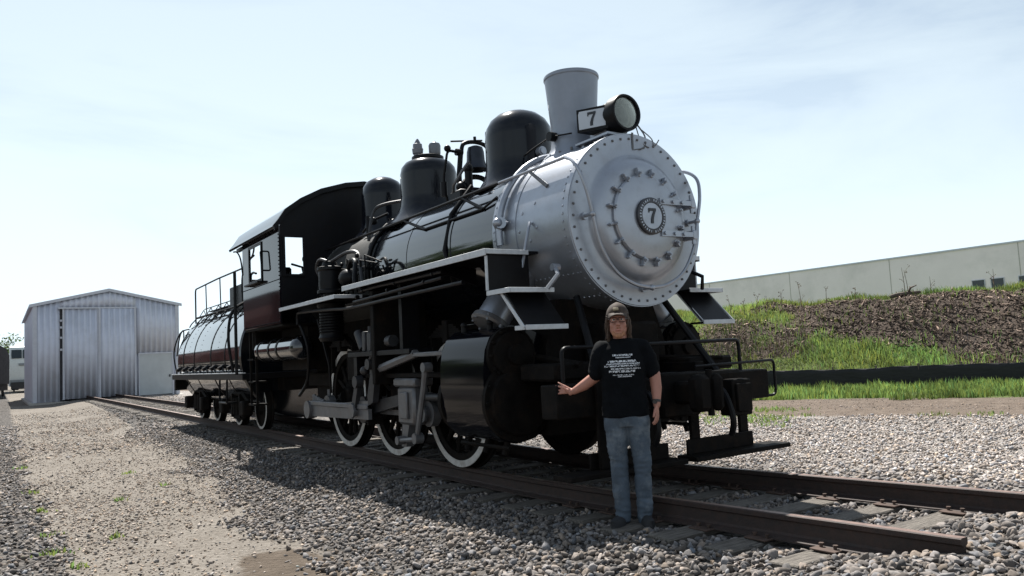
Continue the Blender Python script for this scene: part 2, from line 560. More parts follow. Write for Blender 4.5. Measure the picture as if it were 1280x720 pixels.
def axis_pts(segs):
    out = []
    for a, b, s in segs:
        out.append(np.arange(a, b - 1e-6, s))
    return np.concatenate(out)
gx = np.concatenate([[-2500, -1500, -900, -500, -300, -200, -140, -110, -90, -75], axis_pts([(-62, -20, .7), (-20, 10, .2), (10, 20, 1.0)]), [20, 25, 32, 45, 70, 110, 200, 400, 900, 2500]])
gy = np.concatenate([[-2500, -1200, -600, -300, -150, -80, -50, -35, -25, -18, -14, -11], axis_pts([(-9, 11, .2), (11, 32, .3)]), [32, 34, 37, 41, 46, 55, 70, 100, 200, 500, 1200, 2500]])
GX, GY = np.meshgrid(gx, gy, indexing='ij')
GZ = gz(GX, GY)
nx, ny = GX.shape
V = np.stack([GX, GY, GZ], -1).reshape(-1, 3)
idx = np.arange(nx * ny).reshape(nx, ny)
F = np.stack([idx[:-1, :-1], idx[1:, :-1], idx[1:, 1:], idx[:-1, 1:]], -1).reshape(-1, 4)

def zones(x, y):
    w = 0.22
    path = sstep(-w, w, bally(x) - y) * sstep(-w, w, y - leftY(x)) + sstep(0.0, 3.0, -y - 8)
    path = np.clip(path, 0, 1)
    d = np.hypot((x - 1.9) / 1.35, (y + 3.2) / 0.46)
    dirt = (1 - sstep(0.6, 1.3, d)) * .9
    soil = sstep(-0.8, 0.8, y - soilY(x))
    nd = (y - fenceY(x)) * 0.8
    s = (x + 8.23) * 0.79 + (y - 14.67) * 0.61
    grass = sstep(-.35, .35, y - grassY(x)) 
    g2 = 0.5 * wob(x, y, .9, 3)
    gm = np.clip(sstep(0.6, -0.6, (nd - np.interp(s, [-6, -2, .5, 1.5, 3.0, 5, 7, 20], [6.5, 6.2, 5.2, 3.2, 3.1, 3.0, 1.6, 1.4]) + g2 * .7)), 0, 1)
    gm = np.maximum(gm, sstep(5.6, 6.3, nd + g2 * .3))
    dry = sstep(0.55, .75, 0.5 + .32 * wob(x, y, .6, 11) + 0.22 * sstep(1.8, .4, nd) + .12 * sstep(4, 6, s))
    gm = gm * (1 - 0.75 * dry * (nd > 0) * (nd < 5))
    grass = np.where(nd > 0, gm, grass)
    mulch = np.where(nd > 0, 1 - gm, 0)
    return path, dirt, soil, grass, mulch
zp, zd, zs, zg, zm = zones(V[:, 0], V[:, 1])

def ground_mat():
    m = bpy.data.materials.new('ground_mix'); m.use_nodes = True
    n, l = m.node_tree.nodes, m.node_tree.links
    b = n['Principled BSDF']; b.inputs['Roughness'].default_value = 0.95; b.inputs['Specular IOR Level'].default_value = 0.15
    t = n.new('ShaderNodeTexCoord')
    def noise(sc, det=6, ro=.6):
        q = n.new('ShaderNodeTexNoise'); q.inputs['Scale'].default_value = sc; q.inputs['Detail'].default_value = det; q.inputs['Roughness'].default_value = ro
        l.new(t.outputs['Object'], q.inputs['Vector']); return q.outputs[0]
    def vor(sc, out='Color'):
        q = n.new('ShaderNodeTexVoronoi'); q.inputs['Scale'].default_value = sc; l.new(t.outputs['Object'], q.inputs['Vector']); return q.outputs[out]
    def ramp(src, stops):
        q = n.new('ShaderNodeValToRGB'); e = q.color_ramp.elements
        while len(e) < len(stops): e.new(0.5)
        for k, (p, c) in zip(e, stops): k.position = p; k.color = (*c, 1)
        l.new(src, q.inputs[0]); return q.outputs[0]
    def mix(f, a, bb):
        q = n.new('ShaderNodeMix'); q.data_type = 'RGBA'
        l.new(f, q.inputs[0]); l.new(a, q.inputs[6]); l.new(bb, q.inputs[7]); return q.outputs[2]
    def sep(v):
        q = n.new('ShaderNodeSeparateColor'); l.new(v, q.inputs[0]); return q.outputs
    za = n.new('ShaderNodeAttribute'); za.attribute_name = 'zone_a'
    zb = n.new('ShaderNodeAttribute'); zb.attribute_name = 'zone_b'
    A = sep(za.outputs['Color']); Bz = sep(zb.outputs['Color'])
    nb = noise(2.3, 8, .7)
    def edge(w):
        a1 = n.new('ShaderNodeMath'); a1.operation = 'MULTIPLY_ADD'; l.new(nb, a1.inputs[0]); a1.inputs[1].default_value = 1.3; a1.inputs[2].default_value = -0.65
        a2 = n.new('ShaderNodeMath'); a2.operation = 'ADD'; l.new(a1.outputs[0], a2.inputs[0]); l.new(w, a2.inputs[1])
        q = n.new('ShaderNodeMapRange'); q.interpolation_type = 'SMOOTHSTEP'; q.inputs[1].default_value = .36; q.inputs[2].default_value = .64
        l.new(a2.outputs[0], q.inputs[0]); return q.outputs[0]
    cell = sep(vor(17))[0]
    ball = ramp(cell, [(0, (.022, .020, .018)), (.45, (.06, .054, .05)), (1, (.13, .118, .108))])  # ground coloured dark to paint in the shade between the ballast stones
    c2 = sep(vor(38))[0]
    pth = ramp(c2, [(0, (.09, .078, .066)), (.4, (.15, .132, .114)), (1, (.235, .212, .187))])
    pth2 = ramp(noise(1.1, 9, .72), [(.3, (.10, .085, .069)), (.5, (.15, .132, .113)), (.72, (.21, .188, .164))])
    half = n.new('ShaderNodeValue'); half.outputs[0].default_value = .5
    pth = mix(half.outputs[0], pth, pth2)
    drt = ramp(noise(5, 10, .75), [(.3, (.06, .046, .034)), (.6, (.095, .075, .058)), (.8, (.15, .122, .10))])
    soil = ramp(noise(3, 10, .75), [(.3, (.08, .06, .047)), (.55, (.125, .098, .078)), (.8, (.19, .158, .13))])
    grs = ramp(noise(6, 8, .7), [(.3, (.045, .055, .018)), (.6, (.09, .12, .035)), (.8, (.16, .14, .07))])
    mul = ramp(noise(9, 10, .8), [(.3, (.028, .021, .017)), (.52, (.075, .057, .046)), (.75, (.165, .132, .11))])
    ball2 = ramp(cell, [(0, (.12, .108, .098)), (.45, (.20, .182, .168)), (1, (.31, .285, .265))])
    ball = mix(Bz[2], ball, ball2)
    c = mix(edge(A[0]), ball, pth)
    c = mix(edge(A[1]), c, drt)
    c = mix(edge(A[2]), c, soil)
    c = mix(edge(Bz[1]), c, mul)
    c = mix(edge(Bz[0]), c, grs)
    l.new(c, b.inputs['Base Color'])
    bp1 = n.new('ShaderNodeBump'); bp1.inputs['Strength'].default_value = .9; bp1.inputs['Distance'].default_value = .03
    dd = vor(22, 'Distance')
    ad = n.new('ShaderNodeMath'); ad.operation = 'MULTIPLY_ADD'; l.new(dd, ad.inputs[0]); ad.inputs[1].default_value = -.6
    l.new(noise(14, 8, .7), ad.inputs[2])
    l.new(ad.outputs[0], bp1.inputs['Height'])
    l.new(bp1.outputs[0], b.inputs['Normal'])
    MATS['ground_mix'] = m
ground_mat()
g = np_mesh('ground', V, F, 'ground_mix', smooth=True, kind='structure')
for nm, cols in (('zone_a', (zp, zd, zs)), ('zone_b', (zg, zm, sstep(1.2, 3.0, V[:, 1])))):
    a = g.data.color_attributes.new(nm, 'FLOAT_COLOR', 'POINT')
    c = np.ones((len(V), 4), np.float32)
    for i, q in enumerate(cols): c[:, i] = q
    a.data.foreach_set('color', c.ravel())
g['label'] = 'gravel yard with tan path, ballast shoulder and grassy bank'

# ------------------------------------------------------------------ scatter helpers
def ico(sub):
    if sub == 0:
        v = np.array([[1, .1, 0], [-1, 0, .1], [0, 1, -.1], [.1, -1, 0], [.15, .1, 1], [-.1, 0, -1]], float) * 1.12
        return v, np.array([[0, 2, 4], [2, 1, 4], [1, 3, 4], [3, 0, 4], [2, 0, 5], [1, 2, 5], [3, 1, 5], [0, 3, 5]])
    bm = bmesh.new(); bmesh.ops.create_icosphere(bm, subdivisions=sub, radius=1)
    bm.verts.ensure_lookup_table()
    v = np.array([q.co[:] for q in bm.verts]); f = np.array([[w.index for w in q.verts] for q in bm.faces]); bm.free()
    return v, f
def rotmats(n, rng):
    q = rng.normal(size=(n, 4)); q /= np.linalg.norm(q, axis=1, keepdims=True)
    w, x, y, z = q.T
    return np.stack([np.stack([1 - 2 * (y * y + z * z), 2 * (x * y - z * w), 2 * (x * z + y * w)], -1),
                     np.stack([2 * (x * y + z * w), 1 - 2 * (x * x + z * z), 2 * (y * z - x * w)], -1),
                     np.stack([2 * (x * z - y * w), 2 * (y * z + x * w), 1 - 2 * (x * x + y * y)], -1)], -2)
def stones(name, P, size, col, sub, label, smooth=True, flat=0.62):
    n = len(P)
    bv, bf = ico(sub)
    nv = len(bv)
    out = np.empty((n, nv, 3), np.float32)
    var = 12
    for k in range(var):
        sel = np.arange(k, n, var)
        if not len(sel): continue
        r = np.random.default_rng(100 + k)
        sh = bv.copy()
        for _ in range(9):   # flatten facets so the stone looks broken
            d = r.normal(size=3); d /= np.linalg.norm(d)
            lim = r.uniform(.30, .75)
            t = sh @ d
            sh -= np.outer(np.maximum(t - lim, 0), d)
        sh = sh * np.array([1.0, r.uniform(.55, .85), r.uniform(.40, .7)]) * 1.35
        rot = rotmats(len(sel), RNG)
        out[sel] = np.einsum('nij,vj->nvi', rot, sh) * size[sel, None, None]
    out[:, :, 2] *= flat / .62 * .85
    out += P[:, None, :]
    Fc = (bf[None] + (np.arange(n) * nv)[:, None, None]).reshape(-1, 3)
    C = np.repeat(col, nv, axis=0)
    o = np_mesh(name, out.reshape(-1, 3), Fc, 'stone', col=C, smooth=smooth)
    o['label'] = label
    return o
def stone_cols(n, lo=.5, hi=1.15):
    v = RNG.uniform(lo, hi, n) * RNG.choice([1, 1, 1, 1, 1, 1, .6, 1.3], n)
    t = RNG.normal(0, .08, n)
    c = np.stack([v * (1 + t), v * (1 + .2 * t), v * (1 - .8 * t)], -1)
    return np.clip(c, .04, 1.4)
def scatter(x0, x1, y0, y1, dens):
    n = int((x1 - x0) * (y1 - y0) * dens)
    return RNG.uniform(x0, x1, n), RNG.uniform(y0, y1, n)

# ballast stones : near shoulder, crib between the ties, and the spread beyond the track
X1, Y1 = scatter(-16, 8.2, -3.35, 1.3, 800)
k = (Y1 > bally(X1) - 0.10 + 0.16 * wob(X1, Y1, .25, 6) - np.minimum(RNG.exponential(.09, len(X1)), .5)) & (RNG.random(len(X1)) < np.where(X1 < -6, .55, 1))
X1, Y1 = X1[k], Y1[k]
X2, Y2 = scatter(-9, 9, 1.3, 12.5, 520)
k = (Y2 < soilY(X2) + .5 * wob(X2, Y2, .5, 9) + .1) & (RNG.random(len(X2)) < np.clip(1.25 - (Y2 - 1.3) / 14, .45, 1))
X2, Y2 = X2[k], Y2[k]
X3, Y3 = scatter(-24, 3, -6.2, -4.6, 450)
k = (Y3 < leftY(X3) + .08 + .12 * wob(X3, Y3, .3, 2))
X3, Y3 = X3[k], Y3[k]
X4, Y4 = scatter(-42, -16, -2.4, 3.5, 60)
k = Y4 > bally(X4)
X4, Y4 = X4[k], Y4[k]
X = np.concatenate([X1, X2, X3, X4]); Y = np.concatenate([Y1, Y2, Y3, Y4])
Z = gz(X, Y)
P = np.stack([X, Y, Z], -1)
vis, dep = in_view(P, 340, 170)
onrail = ((np.abs(Y - .755) < .10) & (X < 6.35)) | ((np.abs(Y + .755) < .10) & (X < 5.55))
tx = np.abs((X - 4.18 + .26) % .52 - .26)
ontie = (np.abs(Y) < 1.24) & (tx < .12) & (X < 4.86)
k = vis & ~onrail & ~(ontie & (RNG.random(len(X)) > .02)) & ~((X < -0.5) & (Y > .3) & (Y < 2.5) & (X > -14) & (RNG.random(len(X)) > .4))
P, dep = P[k], dep[k]
sz = np.clip(RNG.lognormal(math.log(.0255), .30, len(P)), .012, .055)
sz *= np.where(P[:, 1] > 1.3, .92, 1)
sz = np.where(dep > 18, sz * 1.5, sz)
P[:, 2] += sz * .10 + RNG.uniform(-.012, .016, len(P))
col = stone_cols(len(P))
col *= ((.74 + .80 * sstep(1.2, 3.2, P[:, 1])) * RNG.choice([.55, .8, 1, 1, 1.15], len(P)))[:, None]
nr = (dep < 5.4) & (P[:, 0] < 6.4)
fr = dep > 9.0
md_ = ~nr & ~fr
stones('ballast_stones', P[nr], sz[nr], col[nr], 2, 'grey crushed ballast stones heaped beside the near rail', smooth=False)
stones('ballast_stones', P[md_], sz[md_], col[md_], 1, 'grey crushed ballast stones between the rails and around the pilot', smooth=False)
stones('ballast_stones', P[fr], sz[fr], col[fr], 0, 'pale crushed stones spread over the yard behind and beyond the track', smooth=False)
# fines on the soil strip
X, Y = scatter(-8, 9, 6, 18, 260)
k = (Y > soilY(X) - .4) & (Y < grassY(X) + .2) & (RNG.random(len(X)) < .5 + .4 * wob(X, Y, .6, 3))
P = np.stack([X[k], Y[k], gz(X[k], Y[k])], -1); vis, dep = in_view(P); P = P[vis]
sz = np.clip(RNG.lognormal(math.log(.014), .4, len(P)), .006, .04)
stones('soil_pebbles', P, sz, stone_cols(len(P), .45, 1.0) * np.array([1.02, .92, .82]), 0, 'small stones sprinkled over the bare soil strip before the grass', smooth=False)
# loose pebbles on the tan path
X, Y = scatter(-34, 3.6, -4.9, -1.6, 850)
k = (Y < bally(X)) & (Y > leftY(X)) & (np.hypot((X - 1.9) / 1.5, (Y + 3.2) / .5) + RNG.normal(0, .25, len(X)) > .95)
k &= RNG.random(len(X)) < (.62 + .3 * wob(X, Y, .5, 20)) * np.where(X < -6, np.clip(.55 + (X + 6) * .018, .1, 1), 1)
X, Y = X[k], Y[k]
P = np.stack([X, Y, gz(X, Y)], -1); vis, dep = in_view(P); P = P[vis]
sz = np.clip(RNG.lognormal(math.log(.0135), .38, len(P)), .006, .042)
P[:, 2] += sz * .2
sz = np.where(P[:, 0] < -10, sz * 1.7, sz)
col = stone_cols(len(P), .45, 1.35) * np.array([1.03, .97, .89])
dk = RNG.random(len(P)) < .07 * (sz > .012)
col[dk] *= .25
stones('path_pebbles', P, sz, col, 0, 'small tan pebbles scattered on the gravel path', smooth=False)

# ------------------------------------------------------------------ track
track = thing('railway_track', (-8, 0, -.16), 'rusty railway track on weathered wooden ties running from the shed under the steam engine', 'railway track')
prof = [(-.07, -.17), (.07, -.17), (.07, -.160), (.018, -.14), (.010, -.125), (.010, -.05), (.033, -.036), (.035, -.006), (.026, 0), (-.026, 0), (-.035, -.006), (-.033, -.036), (-.010, -.05), (-.010, -.125), (-.018, -.14), (-.07, -.160)]
for yc, xe in ((-.755, 5.5), (.755, 6.3)):
    bm = B()
    xs = np.concatenate([np.arange(-45.5, 0, 2.0), np.arange(0, xe, .3), [xe]])
    rg = []
    for x in xs:
        z = float(rise(x))
        rg.append([bm.verts.new((x, yc + a, z + h)) for a, h in prof])
    n = len(prof)
    for A_, C_ in zip(rg, rg[1:]):
        for i in range(n):
            f = bm.faces.new((A_[i], A_[(i + 1) % n], C_[(i + 1) % n], C_[i]))
            if i in (8,): f.material_index = 1
    bm.faces.new(rg[0]); bm.faces.new(list(reversed(rg[-1])))
    o = ob('rail', bm, 'rail_rust', track, ang=25)
    o.data.materials.append(MATS['rail_top'])
def tie_mesh(seed):
    r = random.Random(seed); bm = B()
    box(bm, (-.11, -1.25, -.16), (.11, 1.25, 0))
    bmesh.ops.subdivide_edges(bm, edges=[e for e in bm.edges if e.calc_length() > 1], cuts=9)
    for v in bm.verts: v.co += Vector((r.uniform(-.008, .008), r.uniform(-.012, .012), r.uniform(-.012, .004)))
    es = [e for e in bm.edges if e.is_boundary is False and e.calc_face_angle(0) > 1.0]
    bmesh.ops.bevel(bm, geom=es, offset=.008, segments=1, affect='EDGES')
    return bm
protos = []
tp = None
xt = 4.18 + .52
i = 0
while xt > -44:
    z = float(rise(xt)) - .1715
    mw = Matrix.Translation((xt + random.uniform(-.03, .03), random.uniform(-.05, .05), z)) @ Matrix.Rotation(random.uniform(-.03, .03), 4, 'Z')
    if i < 4:
        o = ob('tie', tie_mesh(i), 'tie_wood', track, ang=30, mw=mw); protos.append(o)
    else:
        o = share('tie', protos[i % 4], track, mw)
    if xt > 1.8:
        for yc in (-.755, .755):
            m2 = Matrix.Translation((xt, yc, z + .003))
            if tp is None:
                bm = B(); box(bm, (-.09, -.15, -.002), (.09, .15, .010), .003)
                for a in (-1, 1):
                    for q in (-.05, .05):
                        cyl(bm, (q, a * .085, .008), (q, a * .085, .030), .011, n=6); cyl(bm, (q, a * .080, .026), (q, a * .080, .036), .017, n=6)
                tp = ob('tie_plate', bm, 'tie_plate_rust', track, mw=m2)
            else: share('tie_plate', tp, track, m2)
    xt -= .52; i += 1

# ------------------------------------------------------------------ silt fence
fx = np.concatenate([np.arange(-34, -13, 1.6), np.arange(-13, 6, .9)])
fence = thing('silt_fence', (float(fx[0]), float(fenceY(fx[0])), -.3), 'low black fabric silt fence sagging along the foot of the grassy bank', 'fence')
bm = B()
xs = np.arange(-34, 6, .18)
prev = None
for q, x in enumerate(xs):
    y = float(fenceY(x)) - .12
    z0 = float(gz(x, y)) - .06
    ph = (x % .9) / .9
    sag = .015 * math.sin(ph * PI) + .008 * math.sin(x * 1.7)
    row = []
    for kk in range(6):
        t = kk / 5
        bulge = .03 * math.sin(ph * PI) * math.sin(t * PI) + .008 * math.sin(x * 7 + kk * 1.7)
        row.append(bm.verts.new((x, y - bulge, z0 + t * (.64 - sag))))
    if prev:
        for kk in range(5): bm.faces.new((prev[kk], row[kk], row[kk + 1], prev[kk + 1]))
    prev = row
fo = ob('fabric', bm, 'fence_black', fence, ang=60)
md = fo.modifiers.new('thick', 'SOLIDIFY'); md.thickness = .006
pm = None
for x in fx:
    y = float(fenceY(x)) - .10
    mw = Matrix.Translation((x, y + .03, float(gz(x, y)) - .1)) @ Matrix.Rotation(random.uniform(-.05, .05), 4, 'X') @ Matrix.Rotation(random.uniform(-.05, .05), 4, 'Y')
    if pm is None:
        bm = B(); box(bm, (-.02, -.02, 0), (.02, .02, .86 - .12), .004); pm = ob('post', bm, 'post_wood', fence, mw=mw)
    else: share('post', pm, fence, mw)

# ------------------------------------------------------------------ grass, bank litter
def blades(name, X, Y, H, W, C, label, m='grass', lean=.5):
    n = len(X); Z = gz(X, Y)
    a = RNG.uniform(0, 2 * PI, n); la = RNG.uniform(0, 2 * PI, n); le = H * lean * RNG.uniform(.1, 1, n)
    dx, dy = np.cos(a) * W / 2, np.sin(a) * W / 2
    b0 = np.stack([X - dx, Y - dy, Z - .02], -1); b1 = np.stack([X + dx, Y + dy, Z - .02], -1)
    mid = np.stack([X + np.cos(la) * le * .3, Y + np.sin(la) * le * .3, Z + H * .55], -1)
    m0 = mid - np.stack([dx, dy, 0 * dx], -1) * .8; m1 = mid + np.stack([dx, dy, 0 * dx], -1) * .8
    tp_ = np.stack([X + np.cos(la) * le, Y + np.sin(la) * le, Z + H], -1)
    V = np.stack([b0, b1, m0, m1, tp_], 1).reshape(-1, 3)
    o = (np.arange(n) * 5)[:, None]
    F = np.concatenate([o + np.array([[0, 1, 3]]), o + np.array([[0, 3, 2]]), o + np.array([[2, 3, 4]])], 0)
    ob_ = np_mesh(name, V, F, m, col=np.repeat(C, 5, axis=0)); ob_['label'] = label
    return ob_
def gcol(n, spread=.3):
    v = RNG.uniform(1 - spread, 1 + spread, n); t = RNG.normal(0, .12, n)
    return np.clip(np.stack([v * (1 + t), v, v * (1 - t)], -1), .1, 2)
# lush strip in front of the fence
X, Y = scatter(-16, 5.5, 8, 24, 900)
d = (fenceY(X) - Y); e = (Y - grassY(X))
k = (d > .05) & (e > -.15 + .35 * wob(X, Y, .35, 8)) & (RNG.random(len(X)) < .45 + .35 * wob(X, Y, .3, 15))
X, Y, d = X[k], Y[k], d[k]
P = np.stack([X, Y, 0 * X], -1); v, _ = in_view(P); X, Y, d = X[v], Y[v], d[v]
H = RNG.uniform(.05, .22, len(X)) * (1 + .42 * wob(X, Y, .3, 1)) * np.where(d < 1.2, .7, 1.0); H = np.clip(H, .05, .34)
blades('grass', X, Y, H, RNG.uniform(.014, .034, len(X)), gcol(len(X), .35) * np.clip(1 + .25 * wob(X, Y, .35, 12), .5, 1.5)[:, None], 'bright green grass and weeds growing along the black silt fence')
# bank grass
X, Y = scatter(-24, 9, 12, 34, 430)
zz = zones(X, Y)
nd = (Y - fenceY(X)) * .8
k = (nd > .15) & (nd < 8.5) & (RNG.random(len(X)) < zz[3] * .95 + .05 * (nd < 5.5))
X, Y, nd = X[k], Y[k], nd[k]
P = np.stack([X, Y, gz(X, Y)], -1); v, _ = in_view(P); X, Y, nd = X[v], Y[v], nd[v]
H = np.clip(RNG.uniform(.08, .30, len(X)) * (1 + .3 * wob(X, Y, .5, 1)), .05, .5)
C = gcol(len(X), .4) * np.array([.95, .92, .9])
C *= np.clip(1 + .38 * wob(X, Y, .7, 17) + .2 * wob(X, Y, .25, 2), .35, 1.8)[:, None] * np.stack([1 + .12 * wob(X, Y, 1.1, 9), np.ones(len(X)), np.ones(len(X))], -1)
blades('bank_grass', X, Y, H * .85, RNG.uniform(.012, .032, len(X)), C, 'green grass covering the lower slope of the bank behind the silt fence')
# dry stalks in the lower bank
X, Y = scatter(-24, 9, 12, 32, 110)
nd = (Y - fenceY(X)) * .8
k = (nd > .1) & (nd < 3.6) & (RNG.random(len(X)) < np.clip(.8 - nd * .13 + .5 * wob(X, Y, .6, 11), .03, 1))
X, Y = X[k], Y[k]
P = np.stack([X, Y, gz(X, Y)], -1); v, _ = in_view(P); X, Y = X[v], Y[v]
blades('dry_grass', X, Y, RNG.uniform(.12, .5, len(X)), RNG.uniform(.008, .02, len(X)), gcol(len(X), .45) * np.array([1.15, 1.1, 1.1]), 'dry brown stalks standing among the grass on the bank', 'chips', .6)
# wood litter on the upper bank
X, Y = scatter(-20, 9, 13, 34, 240)
nd = (Y - fenceY(X)) * .8
zz = zones(X, Y)
k = (nd > .8) & (nd < 7) & (RNG.random(len(X)) < zz[4])
X, Y = X[k], Y[k]
P = np.stack([X, Y, gz(X, Y)], -1); v, _ = in_view(P); P = P[v]
n = len(P)
ov = np.array([[1, 0, 0], [-1, 0, 0], [0, 1, 0], [0, -1, 0], [0, 0, 1], [0, 0, -1]], float)
of = np.array([[0, 2, 4], [2, 1, 4], [1, 3, 4], [3, 0, 4], [2, 0, 5], [1, 2, 5], [3, 1, 5], [0, 3, 5]])
L = RNG.lognormal(math.log(.055), .75, n); rt = rotmats(n, RNG)
sc = np.stack([np.clip(L, .015, .55), np.clip(L * .28, .010, .05), np.full(n, .018)], -1)
VV = np.einsum('nij,nvj->nvi', rt, ov[None] * sc[:, None, :]); VV[:, :, 2] *= .6
VV += P[:, None, :] + np.array([0, 0, .02])
C = np.repeat((np.clip(RNG.lognormal(-.35, .6, n), .1, 3.0) * np.clip(1 + .35 * wob(P[:, 0], P[:, 1], .8, 4), .4, 1.8))[:, None] * np.array([1, .97, .95]), 6, axis=0)
o = np_mesh('wood_litter', VV.reshape(-1, 3), (of[None] + (np.arange(n) * 6)[:, None, None]).reshape(-1, 3), 'chips', col=C)
o['label'] = 'brown bark chips and broken twigs strewn over the upper bank'
# small green sprouts on the gravel and the path
def weeds(name, spots, label, cnt=26, h=.09, r=.09):
    X = np.concatenate([s[0] + RNG.normal(0, r * s[2], int(cnt * s[2])) for s in spots]); Y = np.concatenate([s[1] + RNG.normal(0, r * s[2], int(cnt * s[2])) for s in spots])
    blades(name, X, Y, RNG.uniform(.3 * h, h, len(X)), RNG.uniform(.012, .03, len(X)), gcol(len(X)), label, lean=1.0)
sp = [(-4.5 + RNG.normal(0, 1.1), 8.2 + RNG.normal(0, .8), RNG.uniform(.6, 2.2)) for _ in range(16)] + [(-2.4 + RNG.normal(0, .6), 7.0 + RNG.normal(0, .5), RNG.uniform(.6, 1.6)) for _ in range(9)] + [(.5 + RNG.normal(0, 1.5), 9.8 + RNG.normal(0, .3), 1.0) for _ in range(5)]
weeds('yard_weeds', sp, 'scattered low green weeds growing through the pale gravel', 40, .10, .16)
sp = [(-5.2, -4.75, .8), (-3.2, -4.75, .8), (-1.6, -4.72, .9), (-.6, -4.74, 1.2), (-3.4, -3.9, .6), (-6.4, -3.4, .7), (-1.0, -4.2, .5), (-9, -4.8, .8), (-4.2, -3.2, .5), (.1, -4.6, .6)]
weeds('path_weeds', sp, 'tiny green sprouts at the edge of the tan path', 30, .07, .07)

# tall dead weeds on the crest
F0 = np.array([-8.23, 14.67]); E0 = np.array([.79, .61]); N0 = np.array([-.611, .792])
def dead_weed(s, h, nbr, seed, label, off=6.2):
    r = random.Random(seed)
    p = F0 + E0 * s + N0 * off
    z = float(gz(p[0], p[1])) - .05
    t = thing('dead_weed', (p[0], p[1], z), label, 'weed', 'dead weeds on the crest of the bank')
    lx = r.uniform(-.12, .12) * h
    pts = smooth_path([(p[0], p[1], z), (p[0] + lx * .3, p[1], z + h * .5), (p[0] + lx, p[1] + lx * .5, z + h)], 4)
    bm = B(); tube(bm, pts, [.016 - .011 * q / (len(pts) - 1) for q in range(len(pts))], 5); ob('stem', bm, 'dry_stem', t)
    for b in range(nbr):
        q = pts[int(len(pts) * r.uniform(.35, .95)) - 1]
        a = r.uniform(0, 6.28); ln = h * r.uniform(.12, .35)
        e = q + Vector((math.cos(a) * ln * .6, math.sin(a) * ln * .6, ln * .8))
        bm = B(); tube(bm, [q, (q + e) / 2 + Vector((0, 0, .02)), e], [.006, .005, .003], 4)
        for _ in range(3):
            f = e + Vector((r.uniform(-.04, .04), r.uniform(-.04, .04), r.uniform(-.03, .05)))
            sphere(bm, f, r.uniform(.01, .022), 5, 4)
        ob('branch', bm, 'dry_stem', t)
for s, h, nb_, sd_, lb in ((-1.3, .75, 4, 1, 'leaning dead weed stalk behind the smokebox steps on the bank crest'), (-.35, .85, 6, 2, 'bushy dead weed with several fine branches on the bank crest'),
                      (.1, .55, 5, 3, 'short twiggy dead weed on the bank crest beside the bushy one'), (1.3, 1.0, 5, 4, 'tall thin dead weed on the bank crest against the pale warehouse wall'),
                      (2.2, .6, 3, 5, 'bent dead weed stalk on the bank crest, between two taller ones'), (3.2, .5, 4, 6, 'low dead weed on the bank crest beside the green tufts'),
                      (4.9, 1.15, 3, 7, 'tallest pair-stemmed dead weed on the bank crest'), (5.0, 1.05, 2, 8, 'slender dead stalk close beside the tallest weed on the crest'),
                      (5.75, .7, 2, 9, 'lone thin dead stalk on the grassy crest'), (7.75, .9, 4, 10, 'dead weed standing between the two warehouse windows'), (-.8, .6, 4, 11, 'small dead weed low on the crest near the engine'), (.6, .7, 5, 12, 'spreading dead weed at the left end of the brown litter')):
    dead_weed(s, h, nb_, sd_, lb)
# fallen log near the crest
p = F0 + E0 * 4.8 + N0 * 5.7
lg = thing('fallen_log', (p[0], p[1], float(gz(p[0], p[1]))), 'dark broken log lying just below the crest of the bank', 'log')
bm = B(); q = Vector((p[0], p[1], float(gz(p[0], p[1])) + .05))
tube(bm, smooth_path([q + Vector((-.40, -.30, -.06)), q + Vector((-.15, -.1, .0)), q + Vector((.15, .14, .03)), q + Vector((.42, .34, .05))], 4), [.05, .06, .07, .075, .08, .07, .08, .075, .07, .06, .06, .05, .03], 8)
ob('trunk', bm, 'bark', lg)
bm = B(); tube(bm, [q + Vector((.1, .1, .05)), q + Vector((.25, 0, .22)), q + Vector((.5, -.05, .28))], [.05, .035, .015], 6); ob('branch', bm, 'bark', lg)

# ------------------------------------------------------------------ warehouse behind the bank
wh = thing('warehouse', (-30, 45, 0), 'long pale concrete warehouse with flat roof behind the grassy bank', 'building')
bm = B()
ztop = 6.22
x0, x1 = -130, 30
box(bm, (x0, 45, -.4), (x1, 75, ztop)); ob('wall', bm, 'warehouse', wh)
bm = B(); box(bm, (x0 - .05, 44.94, ztop), (x1 + .05, 75.05, ztop + .10)); ob('parapet_cap', bm, 'shed_trim', wh)
pw = None
for q in range(0, 20):                                     # tilt-up panel joints
    xx = x0 + 8 * q + 4
    mw = Matrix.Translation((xx, 45, 0))
    if pw is None:
        bm = B(); box(bm, (-.02, -.012, -.4), (.02, -.002, ztop - .01)); pw = ob('panel_joint', bm, 'concrete', wh, mw=mw)
    else: share('panel_joint', pw, wh, mw)
wproto = None
for xx in (-16.75, -15.65, -14.1, -13.0, -11.6):
    mw = Matrix.Translation((xx, 45, 3.6))
    if wproto is None:
        bm = B()
        for lo, hi in (((-.04, -.05, -.04), (.74, -.003, .0)), ((-.04, -.05, .62), (.74, -.003, .66)), ((-.04, -.05, 0), (0, -.003, .62)), ((.70, -.05, 0), (.74, -.003, .62))): box(bm, lo, hi)
        wproto = ob('window', bm, 'shed_trim', wh, mw=mw)
        bm = B(); box(bm, (0.001, -.02, .001), (.699, -.004, .619)); gp = ob('pane', bm, 'win_dark', wproto, mw=mw)
    else:
        w2 = share('window', wproto, wh, mw); share('pane', gp, w2, mw)

